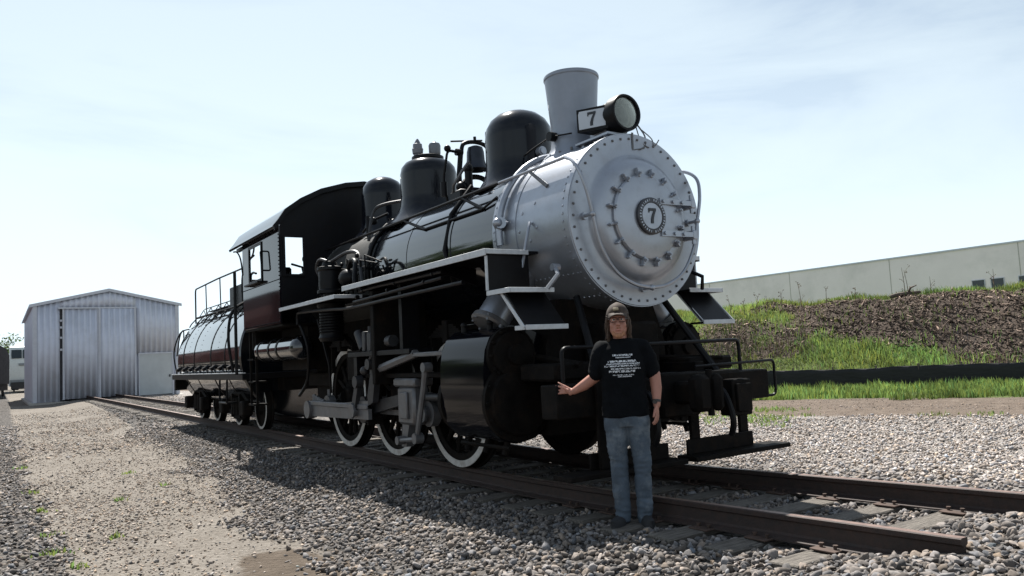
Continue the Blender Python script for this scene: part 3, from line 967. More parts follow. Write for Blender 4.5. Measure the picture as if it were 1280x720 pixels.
# ------------------------------------------------------------------ metal shed
SX = -45.0
shed = thing('metal_shed', (SX, .4, -.22), 'grey corrugated metal engine shed with tall sliding doors and low gable roof', 'shed')
yl, yr, zb, ze, za_, ya = -3.45, 4.32, -.24, 5.36, 6.22, .45
LEN = 17
def corr(bm, y0, y1, top, x, z0, pitch=.30, dep=.028):
    """vertical trapezoid ribs facing +x between y0 and y1; top(y) gives the upper edge"""
    y = y0; prof = []
    while y < y1 - 1e-6:
        for a, b in ((0, 0), (.62, 0), (.70, dep), (.92, dep), (1.0, 0)):
            yy = min(y + a * pitch, y1)
            if not prof or yy > prof[-1][0] + 1e-5: prof.append((yy, b))
        y += pitch
    lo = [bm.verts.new((x + d, q, z0)) for q, d in prof]
    hi = [bm.verts.new((x + d, q, top(q))) for q, d in prof]
    for i in range(len(prof) - 1): bm.faces.new((lo[i], lo[i + 1], hi[i + 1], hi[i]))
gab = lambda y: (ze + (za_ - ze) * (y - yl) / (ya - yl)) if y < ya else (ze + (za_ - ze) * (yr - y) / (yr - ya))
dl, dr_, dt = -2.15, 1.90, 5.16
bm = B()
corr(bm, yl, dl, gab, SX, zb); corr(bm, dr_, yr, gab, SX, 2.35); corr(bm, dl, dr_, gab, SX, dt); corr(bm, dr_, 2.06, lambda y: 2.35, SX, zb); corr(bm, 3.98, yr, lambda y: 2.35, SX, zb)
fo = ob('front_wall', bm, 'shed_metal', shed, ang=20)
md = fo.modifiers.new('thick', 'SOLIDIFY'); md.thickness = .03; md.offset = -1
for y_, nm in ((yl, 'side_wall'), (yr, 'side_wall')):
    bm = B()
    s_ = -1 if y_ < 0 else 1
    n_ = 56
    prof = []
    for i in range(n_):
        for a, b in ((0, 0), (.62, 0), (.70, .045), (.92, .045)): prof.append((SX - (i + a) * LEN / n_, b))
    prof.append((SX - LEN, 0))
    lo = [bm.verts.new((q, y_ + s_ * d, zb)) for q, d in prof]; hi = [bm.verts.new((q, y_ + s_ * d, ze)) for q, d in prof]
    for i in range(len(prof) - 1): bm.faces.new((lo[i], lo[i + 1], hi[i + 1], hi[i]))
    o = ob(nm, bm, 'shed_metal', shed, ang=20)
bm = B(); poly(bm, [(SX - LEN, yl, zb), (SX - LEN, yr, zb), (SX - LEN, yr, ze), (SX - LEN, ya, za_), (SX - LEN, yl, ze)], (-.05, 0, 0)); ob('back_wall', bm, 'shed_metal', shed)
bm = B()
for a, b in (((yl - .22, ze - .03), (ya, za_ + .05)), ((yr + .22, ze - .03), (ya, za_ + .05))):
    poly(bm, [(SX + .12, a[0], a[1]), (SX + .12, b[0], b[1]), (SX + .12, b[0], b[1] + .09), (SX + .12, a[0], a[1] + .09)], (-LEN - .3, 0, 0))
rf = ob('roof', bm, 'shed_metal', shed)
bm = B()
for a, b in (((yl - .22, ze - .12), (ya, za_ - .04)), ((yr + .22, ze - .12), (ya, za_ - .04))):
    poly(bm, [(SX + .125, a[0], a[1]), (SX + .125, b[0], b[1]), (SX + .125, b[0], b[1] + .17), (SX + .125, a[0], a[1] + .17)], (.03, 0, 0))
ob('barge_trim', bm, 'shed_trim', rf)
bm = B(); box(bm, (SX + .05, yl - .05, zb), (SX + .075, yl + .16, ze)); ob('corner_trim', bm, 'shed_trim', shed)
bm = B(); box(bm, (SX + .05, yr - .16, zb), (SX + .075, yr + .05, ze)); ob('corner_trim', bm, 'shed_trim', shed)
# sliding doors: two leaves on a track
for a, b, xo, nm in ((dl + .14, -.10, .09, 0), (-.13, dr_, .16, 1)):
    bm = B(); corr(bm, a, b, lambda y: dt - .03, SX + xo, zb + .1)
    leaf = ob('sliding_door', bm, 'shed_metal', shed, ang=20)
    md = leaf.modifiers.new('thick', 'SOLIDIFY'); md.thickness = .03; md.offset = -1
    bm = B()
    for lo, hi in (((a, zb + .08), (a + .10, dt)), ((b - .10, zb + .08), (b, dt))): box(bm, (SX + xo + .046, lo[0], lo[1]), (SX + xo + .06, hi[0], hi[1]))
    ob('door_frame', bm, 'shed_trim', leaf)
bm = B(); box(bm, (SX + .06, dl - .1, dt - .02), (SX + .20, dr_ + .06, dt + .07)); ob('door_track', bm, 'shed_trim', shed)
bm = B(); box(bm, (SX - .3, dl - .01, zb), (SX - .02, dl + .16, dt)); ob('dark_gap', bm, 'shed_dark', shed)
for zz_ in (4.4, 4.0, 3.4, 2.7):
    bm = B(); box(bm, (SX + .05, dl + .01, zz_), (SX + .10, dl + .13, zz_ + .12)); ob('door_bracket', bm, 'shed_trim', shed)
bm = B(); box(bm, (SX + .02, 2.10, zb + .05), (SX + .06, 3.94, 2.30)); sdn = ob('side_door', bm, 'door_grey', shed)
bm = B()
for lo, hi in (((2.02, zb), (2.10, 2.40)), ((3.94, zb), (4.02, 2.40)), ((2.1, 2.30), (3.94, 2.40))): box(bm, (SX + .045, lo[0], lo[1]), (SX + .10, hi[0], hi[1]))
ob('frame', bm, 'shed_trim', sdn)
bm = B(); box(bm, (SX + .06, 3.75, .85), (SX + .12, 3.83, 1.0), .01); ob('handle', bm, 'car_dark', sdn)
bm = B(); box(bm, (SX - LEN, yl - .25, -.6), (SX + .30, yr + .3, zb - .01)); ob('footing', bm, 'concrete', shed)

# ------------------------------------------------------------------ far rolling stock
dz = -.2
dl_ = thing('diesel_locomotive', (-92, -3.0, dz), 'white diesel locomotive with dark windshield parked beyond the metal shed', 'locomotive')
bm = B(); box(bm, (-108, -4.15, dz + 1.2), (-93.6, -1.75, dz + 4.3), .15); ob('body', bm, 'diesel_white', dl_)
bm = B(); poly(bm, [(-93.6, -4.1, dz + 1.25), (-92, -4.1, dz + 1.25), (-91.85, -4.1, dz + 3.3), (-92.6, -4.1, dz + 4.75), (-93.0, -4.1, dz + 4.9), (-96, -4.1, dz + 4.9), (-96, -4.1, dz + 4.32), (-93.6, -4.1, dz + 4.2)], (0, 2.3, 0)); cb = ob('cab', bm, 'diesel_white', dl_)
for y0, y1 in ((-3.95, -3.02), (-2.9, -1.98)):
    bm = B(); poly(bm, [(-91.86, y0, dz + 3.55), (-91.86, y1, dz + 3.55), (-92.36, y1, dz + 4.45), (-92.36, y0, dz + 4.45)], (.03, 0, .02)); ob('windshield', bm, 'win_dark', cb)
bm = B(); box(bm, (-91.84, -3.3, dz + 2.75), (-91.78, -2.6, dz + 3.0), .02); ob('headlight', bm, 'diesel_grey', cb)
bm = B(); box(bm, (-107, -4.1, dz + .55), (-91.7, -1.8, dz + 1.25)); ob('frame', bm, 'diesel_grey', dl_)
bm = B(); box(bm, (-91.7, -4.0, dz + .25), (-91.4, -1.9, dz + 1.0), .03); ob('pilot', bm, 'car_dark', dl_)
for xx in (-93.4, -95.6, -103.5, -105.7):
    for yy in (-3.75, -2.3):
        bm = B(); cyl(bm, (xx, yy, dz + .5), (xx, yy + .14, dz + .5), .5, n=20); ob('wheel', bm, 'car_dark', dl_)
pc = thing('passenger_car', (-86, -5.2, dz), 'dark passenger car with curved roof beside the white diesel, at the yard edge', 'railway car')
Y0, Y1 = -6.75, -4.38
rp_ = [(Y0, dz + 1.0), (Y1, dz + 1.0), (Y1, dz + 3.3), (Y1 - .25, dz + 3.9), (Y1 - .8, dz + 4.2), (Y0 + .8, dz + 4.2), (Y0 + .25, dz + 3.9), (Y0, dz + 3.3)]
bm = B(); poly(bm, [(-68, a, b) for a, b in rp_], (-22, 0, 0)); pb = ob('body', bm, 'car_dark', pc)
for q in range(9):
    xx = -69 - q * 2.3
    bm = B(); box(bm, (xx - 1.5, Y1 + .003, dz + 2.2), (xx, Y1 + .02, dz + 3.0)); ob('window', bm, 'win_dark', pb)
bm = B(); box(bm, (-90, Y1 + .003, dz + 1.35), (-68, Y1 + .03, dz + 1.75)); ob('stripe', bm, 'diesel_white', pb)
for xx in (-70.5, -72.7, -86, -88.2):
    bm = B(); cyl(bm, (xx, Y1 - .5, dz + .45), (xx, Y1 - .36, dz + .45), .45, n=20); ob('wheel', bm, 'car_dark', pc)
bm = B(); box(bm, (-89.5, Y0 + .2, dz + .5), (-68.5, Y1 - .1, dz + 1.02)); ob('underframe', bm, 'car_dark', pc)

# tree behind the diesel
def small_tree(x, y, h, r, label, seed, nl=1500, group=None):
    rr = np.random.default_rng(seed)
    z = float(gz(x, y))
    t = thing('broadleaf_tree', (x, y, z), label, 'tree', group)
    bm = B(); tube(bm, smooth_path([(x, y, z), (x + .1, y, z + h * .3), (x - .1, y + .1, z + h * .6)], 4), [.22 - .02 * i for i in range(9)], 8)
    for a in range(7):
        an = a * .9; q = Vector((x, y, z + h * (.3 + .045 * a)))
        tube(bm, [q, q + Vector((math.cos(an) * r * .4, math.sin(an) * r * .4, h * .15)), q + Vector((math.cos(an) * r * .75, math.sin(an) * r * .75, h * .28))], [.09, .06, .02], 6)
    ob('trunk', bm, 'bark', t)
    cl = rr.normal(size=(26, 3)); cl /= np.linalg.norm(cl, axis=1, keepdims=True); cl *= rr.uniform(.4, 1, (26, 1)) * np.array([r, r, h * .42])
    c = cl[rr.integers(0, 26, nl)] + rr.normal(size=(nl, 3)) * r * .16 + np.array([x, y, z + h * .54])
    a = rr.normal(size=(nl, 3)); b = rr.normal(size=(nl, 3)); a /= np.linalg.norm(a, axis=1, keepdims=True); b /= np.linalg.norm(b, axis=1, keepdims=True)
    s = rr.uniform(.12, .25, (nl, 1))
    V = np.stack([c - a * s, c + b * s * .6, c + a * s, c - b * s * .6], 1).reshape(-1, 3)
    F = np.arange(nl * 4).reshape(-1, 4)
    np_mesh('crown', V, F, 'leaf', col=np.repeat(rr.uniform(.6, 1.5, (nl, 1)) * np.ones((1, 3)), 4, axis=0), parent=t, kind=None)
small_tree(-118, -3.0, 7.6, 2.6, 'hazy tree rising behind the white diesel locomotive', 5)
small_tree(-124, -5.6, 6.6, 2.6, 'lower tree standing behind the dark passenger car', 6)

# red boxcars on the siding opposite (mirrored in the engine's paint)
def boxcar(x, label):
    t = thing('boxcar', (x, -10.8, -.25), label, 'boxcar', 'red boxcars on the opposite siding')
    bm = B(); box(bm, (x - 6.3, -12.2, .85), (x + 6.3, -9.4, 4.95)); bd = ob('body', bm, 'boxcar_red', t)
    bm = B(); poly(bm, [(x - 6.4, -12.3, 4.955), (x - 6.4, -9.3, 4.955), (x - 6.4, -10.8, 5.3)], (12.8, 0, 0)); ob('roof', bm, 'boxcar_red', t)
    bm = B(); box(bm, (x - 1.3, -9.397, .95), (x + 1.3, -9.32, 3.75)); dd_ = ob('door', bm, 'boxcar_red', bd)
    bm = B(); box(bm, (x + .9, -9.318, 1.8), (x + 1.0, -9.27, 2.6)); ob('handle', bm, 'car_dark', dd_)
    bm = B()
    for q in range(13):
        xx = x - 6.1 + q * 1.0
        if abs(xx - x) > 1.4: box(bm, (xx, -9.398, .9), (xx + .08, -9.33, 3.85))
    ob('ribs', bm, 'boxcar_red', bd)
    bm = B(); box(bm, (x - 6.2, -11.9, .45), (x + 6.2, -9.7, .845)); ob('underframe', bm, 'car_dark', t)
    for q in (-4.9, -3.2, 3.2, 4.9):
        for yy in (-11.6, -10.1):
            bm = B(); cyl(bm, (x + q, yy, .17), (x + q, yy + .13, .17), .42, n=18); ob('wheel', bm, 'car_dark', t)
boxcar(-38.5, 'red boxcar nearest the engine on the opposite siding')
boxcar(-52.5, 'red boxcar in the middle of the opposite siding')
boxcar(-66.5, 'red boxcar at the shed end of the opposite siding')
for q, (tx_, ty_, th_, lb) in enumerate(((-11, -16.0, 6.0, 'bushy tree straight across the path from the engine cab'), (-17, -17.5, 7.0, 'bushy tree across the path from the tender'), (-23, -15.5, 5.6, 'lowest bushy tree in the row across the path'), (-29, -17, 7.8, 'tallest bushy tree in the row across the path'))):
    small_tree(tx_, ty_, th_, 3.2, lb, 20 + q, 5200, 'trees across the path')
# ------------------------------------------------------------------ steam locomotive
loco = thing('steam_locomotive', (-1.2, 0, 0), 'glossy black steam locomotive with silver smokebox, tall stack and number 7 plate', 'locomotive')
ZC = 2.475
SEVEN = [(0, .70), (.05, .70), (.08, .79), (.14, .82), (.44, .82), (.27, .50), (.19, .26), (.17, 0), (.39, 0), (.40, .26), (.46, .50), (.64, .86), (.64, 1), (.10, 1), (.07, .96), (.05, 1), (0, 1)]
def on_boiler(x, deg, r):
    a = math.radians(deg)
    return Vector((x, math.sin(a) * r, ZC + math.cos(a) * r))

# smokebox shell
bm = B()
lathe(bm, [(.985, .80), (.985, .862), (1.045, .862), (1.045, .835), (1.33, .835), (1.33, .842), (1.39, .842), (1.39, .835), (2.205, .835), (2.205, .846), (2.262, .846), (2.262, .60)], (0, 0, ZC), (1, 0, 0), 96, capped=False)
smk = ob('smokebox', bm, 'silver_paint', loco)
bm = B()
lathe(bm, [(2.2625, .838), (2.272, .834), (2.272, .640), (2.280, .615), (2.305, .590), (2.338, .560), (2.362, .520), (2.374, .470), (2.376, .40)], (0, 0, ZC), (1, 0, 0), 96, capped=False)
front = ob('smokebox_front', bm, 'silver_paint', loco, ang=30)
bm = B()
lathe(bm, [(2.376, .412), (2.398, .412), (2.412, .398), (2.428, .33), (2.438, .24), (2.442, .12), (2.442, 0)], (0, 0, ZC), (1, 0, 0), 72, capped=False)
door = ob('smokebox_door', bm, 'silver_paint', loco, ang=30)
# rivets (tiny, joined)
bm = B()
for i in range(46):
    a = 2 * PI * (i + .5) / 46
    c = Vector((2.270, math.sin(a) * .79, ZC + math.cos(a) * .79))
    lathe(bm, [(0, .014), (.010, .013), (.016, .007), (.017, 0)], c, (1, 0, 0), 6, capped=False)
ob('front_bolts', bm, 'stud_shade_grey', front, kind='stuff')  # dark grey colour stands in for the shadows of the bolts
bm = B()
def rivet(bm, p, nrm, r=.012):
    lathe(bm, [(0, r), (.007, r * .85), (.011, 0)], p, nrm, 6, capped=False)
for xx, st in ((2.17, 5), (1.02, 6), (2.09, 0)):
    if st:
        for d in range(-178, 180, st):
            p = on_boiler(xx, d, .834 if xx != 1.02 else .861); rivet(bm, p, p - Vector((xx, 0, ZC)))
for i in range(14):
    for d in (-128, 128, -150, 150):
        xx = 1.15 + i * .075
        p = on_boiler(xx, d, .834); rivet(bm, p, p - Vector((xx, 0, ZC)))
for d, xx in ((-92, 1.45), (-92, 1.75), (-100, 1.62), (-75, 1.7), (-80, 1.5)):
    p = on_boiler(xx, d, .834); rivet(bm, p, p - Vector((xx, 0, ZC)), .018)
ob('shell_rivets', bm, 'silver_paint', smk, kind='stuff')
# clamps around the door
cl0 = None
for i in range(16):
    a = 2 * PI * (i + .5) / 16
    mw = Matrix.Translation((0, 0, ZC)) @ Matrix.Rotation(-a, 4, 'X')
    if cl0 is None:
        bm = B()
        box(bm, (2.385, -.012, .390), (2.425, .012, .465), .005)
        box(bm, (2.37, -.011, .455), (2.42, .011, .482), .005)
        cyl(bm, (2.37, 0, .425), (2.460, 0, .425), .010, n=8); cyl(bm, (2.425, 0, .425), (2.445, 0, .425), .019, n=6)
        cl0 = ob('door_clamp', bm, 'silver_paint', door, mw=mw)
    else: share('door_clamp', cl0, door, mw)
# hinges on the far side of the door
for z0 in (.155, -.155):
    bm = B()
    poly(bm, [(2.434, .13, ZC + z0 - .03), (2.434, .60, ZC + z0 - .022), (2.434, .60, ZC + z0 + .022), (2.434, .13, ZC + z0 + .03)], (.022, 0, 0))
    for y in (.17, .30, .42): cyl(bm, (2.45, y, ZC + z0), (2.475, y, ZC + z0), .018, n=8)
    box(bm, (2.285, .545, ZC + z0 - .045), (2.46, .605, ZC + z0 + .045), .008)
    cyl(bm, (2.43, .575, ZC + z0 - .09), (2.43, .575, ZC + z0 + .09), .02, n=10)
    ob('hinge', bm, 'silver_paint', door)
# number plate
bm = B(); lathe(bm, [(2.440, .178), (2.468, .178), (2.474, .170), (2.474, .132), (2.468, .128), (2.468, 0)], (0, 0, ZC), (1, 0, 0), 56, capped=False)
plate = ob('number_plate', bm, 'plate_ring', loco)
bm = B(); lathe(bm, [(2.4685, .126), (2.4715, .124), (2.4715, 0)], (0, 0, ZC), (1, 0, 0), 48, capped=False); ob('plate_face', bm, 'silver_paint', plate)
bm = B()
hgt = .145
poly(bm, [(2.4722, (a - .32) * hgt, ZC + (b - .5) * hgt) for a, b in SEVEN], (.006, 0, 0)); ob('numeral', bm, 'number_black', plate, label='black numeral 7')
bm = B()
for i in range(34):
    if i in (0, 17): continue
    a = 2 * PI * i / 34
    mtx = Matrix.Translation((0, 0, ZC)) @ Matrix.Rotation(-a, 4, 'X')
    w = .0065 if i % 3 else .003
    box(bm, (2.4735, -w, .142), (2.478, w, .162), mtx=mtx)
ob('plate_letters', bm, 'silver_paint', plate, kind='stuff')
# boiler
bm = B()
lathe(bm, [(.984, .80), (.984, .842), (.925, .842), (.925, .822), (.0, .822), (.0, .830), (-.045, .830), (-.045, .822), (-1.16, .822), (-1.16, .827), (-1.20, .827), (-1.20, .822), (-2.30, .822), (-2.30, .834), (-2.36, .834), (-2.36, .79)], (0, 0, ZC), (1, 0, 0), 96, capped=False)
blr = ob('boiler', bm, 'gloss_black', loco)
bm = B(); lathe(bm, [(-2.355, .80), (-5.15, .80), (-5.15, 0)], (0, 0, ZC), (1, 0, 0), 72, capped=False); ob('firebox_wrapper', bm, 'firebox_black', loco)
bm = B()
box(bm, (-4.4, -.52, .95), (-1.35, .52, 2.2), .03); box(bm, (-4.2, -.42, .55), (-1.6, .42, .949), .03); ob('firebox', bm, 'grimy_black', loco)
bm = B()
poly(bm, [(.80, -.62, 1.75), (.80, .62, 1.75), (.80, .78, 1.30), (.80, .78, .45), (.80, -.78, .45), (.80, -.78, 1.30)], (.92, 0, 0)); ob('cylinder_saddle', bm, 'grimy_black', loco)
bm = B()
for s in (-1, 1):
    box(bm, (-5.7, s * .55 - .06, .86), (2.42, s * .55 + .06, 1.08), .01); box(bm, (-4.6, s * .55 - .055, .40), (.75, s * .55 + .055, .56), .01)
    for xx in (-4.3, -2.5, -.83, .62): box(bm, (xx - .12, s * .55 - .058, .5), (xx + .12, s * .55 + .058, .9))
ob('main_frame', bm, 'grimy_black', loco)
for lo, hi in (((-5.6, -.49, .62), (-4.25, .49, 1.15)), ((-.2, -.49, .7), (.78, .49, 1.2)), ((1.72, -.62, .62), (2.38, .62, .9))): bm = B(); box(bm, lo, hi, .01); ob('frame_brace', bm, 'grimy_black', loco)

# domes
bm = B(); lathe(bm, [(0, .56), (.06, .50), (.14, .445), (.24, .415), (.34, .405), (.66, .402), (.76, .385), (.85, .335), (.92, .25), (.965, .14), (.985, .04), (.985, 0)], (.31, 0, 3.13), (0, 0, 1), 56, capped=False)
d1 = ob('sand_dome', bm, 'dome_black', loco)
bm = B(); tube(bm, round_path([(-.06, -.18, 3.95), (-.10, -.20, 3.95), (-.10, -.20, 3.72), (-.02, -.22, 3.72)], .03), .012, 6); ob('grab_handle', bm, 'rod_silver', d1)
bm = B(); cyl(bm, (.70, 0, 3.52), (.78, 0, 3.52), .055, n=14); cyl(bm, (.76, 0, 3.52), (.80, 0, 3.52), .038, n=12); ob('sand_valve', bm, 'silver_paint', d1)
bm = B(); tube(bm, [on_boiler(-.12, -28, .90), on_boiler(-.1, -60, .85), on_boiler(-.1, -90, .845), on_boiler(-.1, -120, .845)], .025, 8); ob('sand_pipe', bm, 'satin_black', d1)
bm = B(); lathe(bm, [(0, .64), (.07, .56), (.16, .475), (.27, .425), (.38, .408), (.74, .405), (.83, .385), (.90, .33), (.945, .24), (.96, .12), (.963, 0)], (-2.03, 0, 3.12), (0, 0, 1), 56, capped=False)
d2 = ob('steam_dome', bm, 'dome_black', loco)
bm = B(); lathe(bm, [(0, .23), (.04, .23), (.05, .20), (.05, 0)], (-2.03, 0, 4.075), (0, 0, 1), 28, capped=False); ob('dome_cap', bm, 'satin_black', d2)
for yy, tall in ((-.10, 1), (.11, 0)):
    bm = B()
    pr = [(0, .045), (.03, .06), (.05, .06), (.06, .075), (.13, .082), (.14, .07), (.20, .066), (.21, .045), (.23, .04), (.26, .025), (.28, .012), (.28, 0)] if tall else [(0, .05), (.02, .075), (.06, .085), (.17, .088), (.20, .075), (.215, .03), (.24, .012), (.24, 0)]
    lathe(bm, pr, (-2.08 + yy * .6, yy, 4.125), (0, 0, 1), 16, capped=False); ob('safety_valve', bm, 'valve_grey', d2)
bm = B(); lathe(bm, [(0, .55), (.06, .48), (.15, .40), (.26, .362), (.38, .35), (.74, .345), (.86, .32), (.95, .26), (1.01, .16), (1.04, .06), (1.045, 0)], (-3.62, 0, 3.13), (0, 0, 1), 48, capped=False); ob('sand_dome', bm, 'dome_black', loco)
# stack
bm = B(); lathe(bm, [(3.20, .42), (3.28, .35), (3.34, .29), (3.40, .258), (3.50, .246), (3.65, .248), (4.14, .288), (4.15, .298), (4.172, .300), (4.185, .294), (4.188, .282), (4.17, .272), (3.7, .225), (3.3, .215), (3.3, 0)], (1.365, 0, 0), (0, 0, 1), 56, capped=False); st = ob('smoke_stack', bm, 'stack_grey', loco)
bm = B()
for i in range(16):
    a = 2 * PI * i / 16
    p = Vector((1.365 + .33 * math.cos(a), .33 * math.sin(a), 0)); p.z = ZC + math.sqrt(max(.842 ** 2 - p.y ** 2, .1)) + .02
    cyl(bm, p, p + Vector((0, 0, .03)), .014, n=6)
ob('base_bolts', bm, 'rod_silver', st, kind='stuff')
# headlight
bm = B(); lathe(bm, [(1.80, 0), (1.80, .10), (1.86, .155), (2.08, .165), (2.08, .184), (2.20, .186), (2.213, .180), (2.213, .160), (2.19, .152)], (0, 0, 3.555), (1, 0, 0), 36, capped=False); hl = ob('headlight', bm, 'satin_black', loco)
bm = B(); lathe(bm, [(1.93, 0), (1.94, .05), (1.98, .095), (2.05, .130), (2.16, .152), (2.188, .154)], (0, 0, 3.555), (1, 0, 0), 36, capped=False); ob('reflector', bm, 'reflector', hl)
bm = B(); lathe(bm, [(2.188, 0), (2.188, .154), (2.194, .154), (2.196, 0)], (0, 0, 3.555), (1, 0, 0), 36, capped=False); ob('lens', bm, 'lens_glass', hl)
bm = B(); sphere(bm, (2.02, 0, 3.555), .025); ob('bulb', bm, 'number_white', hl)
bm = B(); poly(bm, [(2.075, -.135, 3.42), (1.79, -.295, 3.42), (1.79, .295, 3.42), (2.075, .135, 3.42)], (0, 0, .235)); nbx = ob('number_box', bm, 'satin_black', hl)
for s in (-1, 1):
    p0 = Vector((1.79, s * .295, 0)); ed = Vector((.285, -s * .16, 0)); L_ = ed.length; ed.normalize(); nn_ = Vector((ed.y * -s, ed.x * s, 0)) if s > 0 else Vector((-ed.y * s * -1, ed.x * s, 0))
    nn_ = Vector((abs(ed.y), s * abs(ed.x), 0))
    bp2 = lambda u, w, o: p0 + ed * u + nn_ * o + Vector((0, 0, w))
    bm = B()
    pts = [(.022, 3.447), (L_ - .022, 3.45), (L_ - .018, 3.58), (L_ - .030, 3.628), (.03, 3.632), (.018, 3.60)]
    poly(bm, [bp2(a, b, .001) for a, b in pts], nn_ * .004); ob('number_board', bm, 'number_white', nbx)
    bm = B(); hg = .14
    poly(bm, [bp2(L_ / 2 - s * (a - .32) * hg * (1 if s < 0 else 1), 3.54 + (b - .5) * hg, .0055) for a, b in SEVEN], nn_ * .004); ob('numeral', bm, 'number_black', nbx, label='black numeral 7')
bm = B(); box(bm, (1.62, -.20, 3.335), (2.14, .20, 3.362), .004)
for xx in (1.70, 2.05):
    for s in (-1, 1): box(bm, (xx - .02, s * .15 - .015, 3.25), (xx + .02, s * .15 + .015, 3.335))
box(bm, (1.75, -.1, 3.362), (2.0, .1, 3.43)); ob('bracket', bm, 'silver_paint', hl)
bm = B(); tube(bm, smooth_path([(2.18, .16, 3.45), (2.24, .19, 3.33), (2.27, .16, 3.22), (2.282, .08, 3.17)], 5), .008, 5); tube(bm, smooth_path([(2.2, .19, 3.40), (2.26, .26, 3.30), (2.28, .27, 3.22), (2.29, .33, 3.29)], 5), .006, 5); tube(bm, smooth_path([(2.19, .13, 3.42), (2.26, .12, 3.25), (2.28, .2, 3.2)], 5), .006, 5); ob('wiring', bm, 'rod_silver', hl)
bm = B(); box(bm, (2.273, -.02, 3.17), (2.279, .0, 3.33)); tube(bm, [(2.276, 0, 3.33), (2.276, -.01, 3.16), (2.278, .14, 3.19)], .006, 5); ob('conduit', bm, 'rod_silver', hl)
bm = B(); cyl(bm, (1.35, -.33, 3.50), (1.35, -.25, 3.50), .05, n=12); tube(bm, smooth_path([(1.35, -.30, 3.50), (1.1, -.34, 3.44), (.85, -.3, 3.42), (.7, -.2, 3.46)], 5), .010, 6); tube(bm, [(1.35, -.30, 3.5), (1.6, -.22, 3.48)], .009, 6); ob('stack_fitting', bm, 'satin_black', loco)

# bell
bx_ = -.70
bm = B()
for s in (-1, 1):
    tube(bm, round_path([(bx_, s * .24, 3.22), (bx_, s * .26, 3.52), (bx_, s * .22, 3.84)], .05), .035, 8)
    cyl(bm, (bx_, s * .20, 3.84), (bx_, s * .29, 3.84), .045, n=10)
tube(bm, smooth_path([(bx_, -.25, 3.36), (bx_, -.14, 3.50), (bx_, 0, 3.54), (bx_, .14, 3.50), (bx_, .25, 3.36)], 4), .035, 8); box(bm, (bx_ - .16, -.28, 3.20), (bx_ + .20, .28, 3.36), .03); cyl(bm, (bx_ + .14, -.2, 3.36), (bx_ + .14, -.2, 3.58), .05, n=10); sphere(bm, (bx_ + .14, -.2, 3.60), .065)
bf_ = ob('bell_frame', bm, 'satin_black', loco)
bm = B(); tube(bm, smooth_path([(bx_, -.21, 3.84), (bx_, -.17, 3.96), (bx_, 0, 4.0), (bx_, .17, 3.96), (bx_, .21, 3.84)], 5), .028, 8); cyl(bm, (bx_, 0, 3.98), (bx_, 0, 4.07), .02, n=8); tube(bm, [(bx_ - .28, -.20, 4.06), (bx_ + .1, .05, 4.0)], .012, 6); ob('yoke', bm, 'satin_black', bf_)
bm = B(); lathe(bm, [(0, 0), (0, .05), (-.02, .095), (-.08, .112), (-.19, .118), (-.26, .135), (-.30, .165), (-.315, .170), (-.305, .15), (-.25, .12), (-.1, .09)], (bx_, 0, 3.945), (0, 0, 1), 32, capped=False); ob('bell', bm, 'bell_metal', bf_)
bm = B()
tube(bm, round_path([(bx_ - .12, -.36, 3.12), (bx_ - .12, -.42, 3.5), (bx_ - .02, -.40, 3.86), (bx_, -.27, 3.84)], .06), .018, 6)
cyl(bm, (bx_ - .12, -.42, 3.28), (bx_ - .12, -.42, 3.46), .045, n=10); sphere(bm, (bx_ - .02, -.40, 3.88), .045); sphere(bm, (bx_ + .12, -.30, 3.36), .07); box(bm, (bx_ + .02, -.42, 3.1), (bx_ + .3, -.2, 3.3), .02); ob('bell_ringer', bm, 'satin_black', bf_)
bm = B(); tube(bm, [(-.30, -.34, 3.62), (-.34, -.42, 3.5), (-.50, -.46, 3.35), (-.62, -.40, 3.28)], .02, 6); ob('sand_lever', bm, 'rod_silver', loco)

# handrail round the boiler and the smokebox front
HR = lambda x: on_boiler(x, -51.5, .93)
pts = [HR(-4.3), HR(-2.4), HR(0), HR(1.9), Vector((2.16, -.742, 3.035)), Vector((2.33, -.775, 2.93)), Vector((2.40, -.735, 2.73)), Vector((2.405, -.670, 2.47)), Vector((2.40, -.60, 2.20)), Vector((2.40, -.44, 1.96)), Vector((2.40, -.22, 1.835)), Vector((2.40, 0, 1.80))]
half = smooth_path(pts, 6)
full = half + [Vector((p.x, -p.y, p.z)) for p in reversed(half[:-1])]
bm = B(); tube(bm, full, .017, 8)
hr = ob('handrail', bm, 'silver_paint', loco)
# rear part of the rail is painted black
bm = B()
for s in (-1, 1): tube(bm, [Vector((p.x, s * abs(p.y), p.z)) for p in (HR(-4.31), HR(-2), HR(.95))], .0195, 8)
ob('rail_black_section', bm, 'satin_black', hr)
for s in (-1, 1):
    for xa, xb in ((1.52, 1.86), (.14, .66), (-1.41, -.74)):
        a = HR(xa); b = on_boiler(xb, -65, .832)
        bm = B(); tube(bm, [Vector((a.x, -s * a.y, a.z)), Vector((b.x, -s * b.y, b.z))], [.016, .022], 8); ob('stanchion', bm, 'rod_silver' if xa > 1 else 'satin_black', hr)
for (y, z) in ((-.67, 2.47), (.67, 2.47), (0, 1.80)):
    bm = B(); cyl(bm, (2.27, y, z), (2.42, y, z), .016, n=8); sphere(bm, (2.405, y, z), .030, 10, 6); cyl(bm, (2.27, y, z), (2.30, y, z), .035, n=10); ob('stanchion', bm, 'silver_paint', hr)
bm = B(); tube(bm, [on_boiler(-.74, -65, .838), on_boiler(.66, -65, .838)], .014, 6); tube(bm, [on_boiler(.66, -65, .838), on_boiler(.93, -60, .86)], .014, 6); ob('side_pipe', bm, 'satin_black', loco)
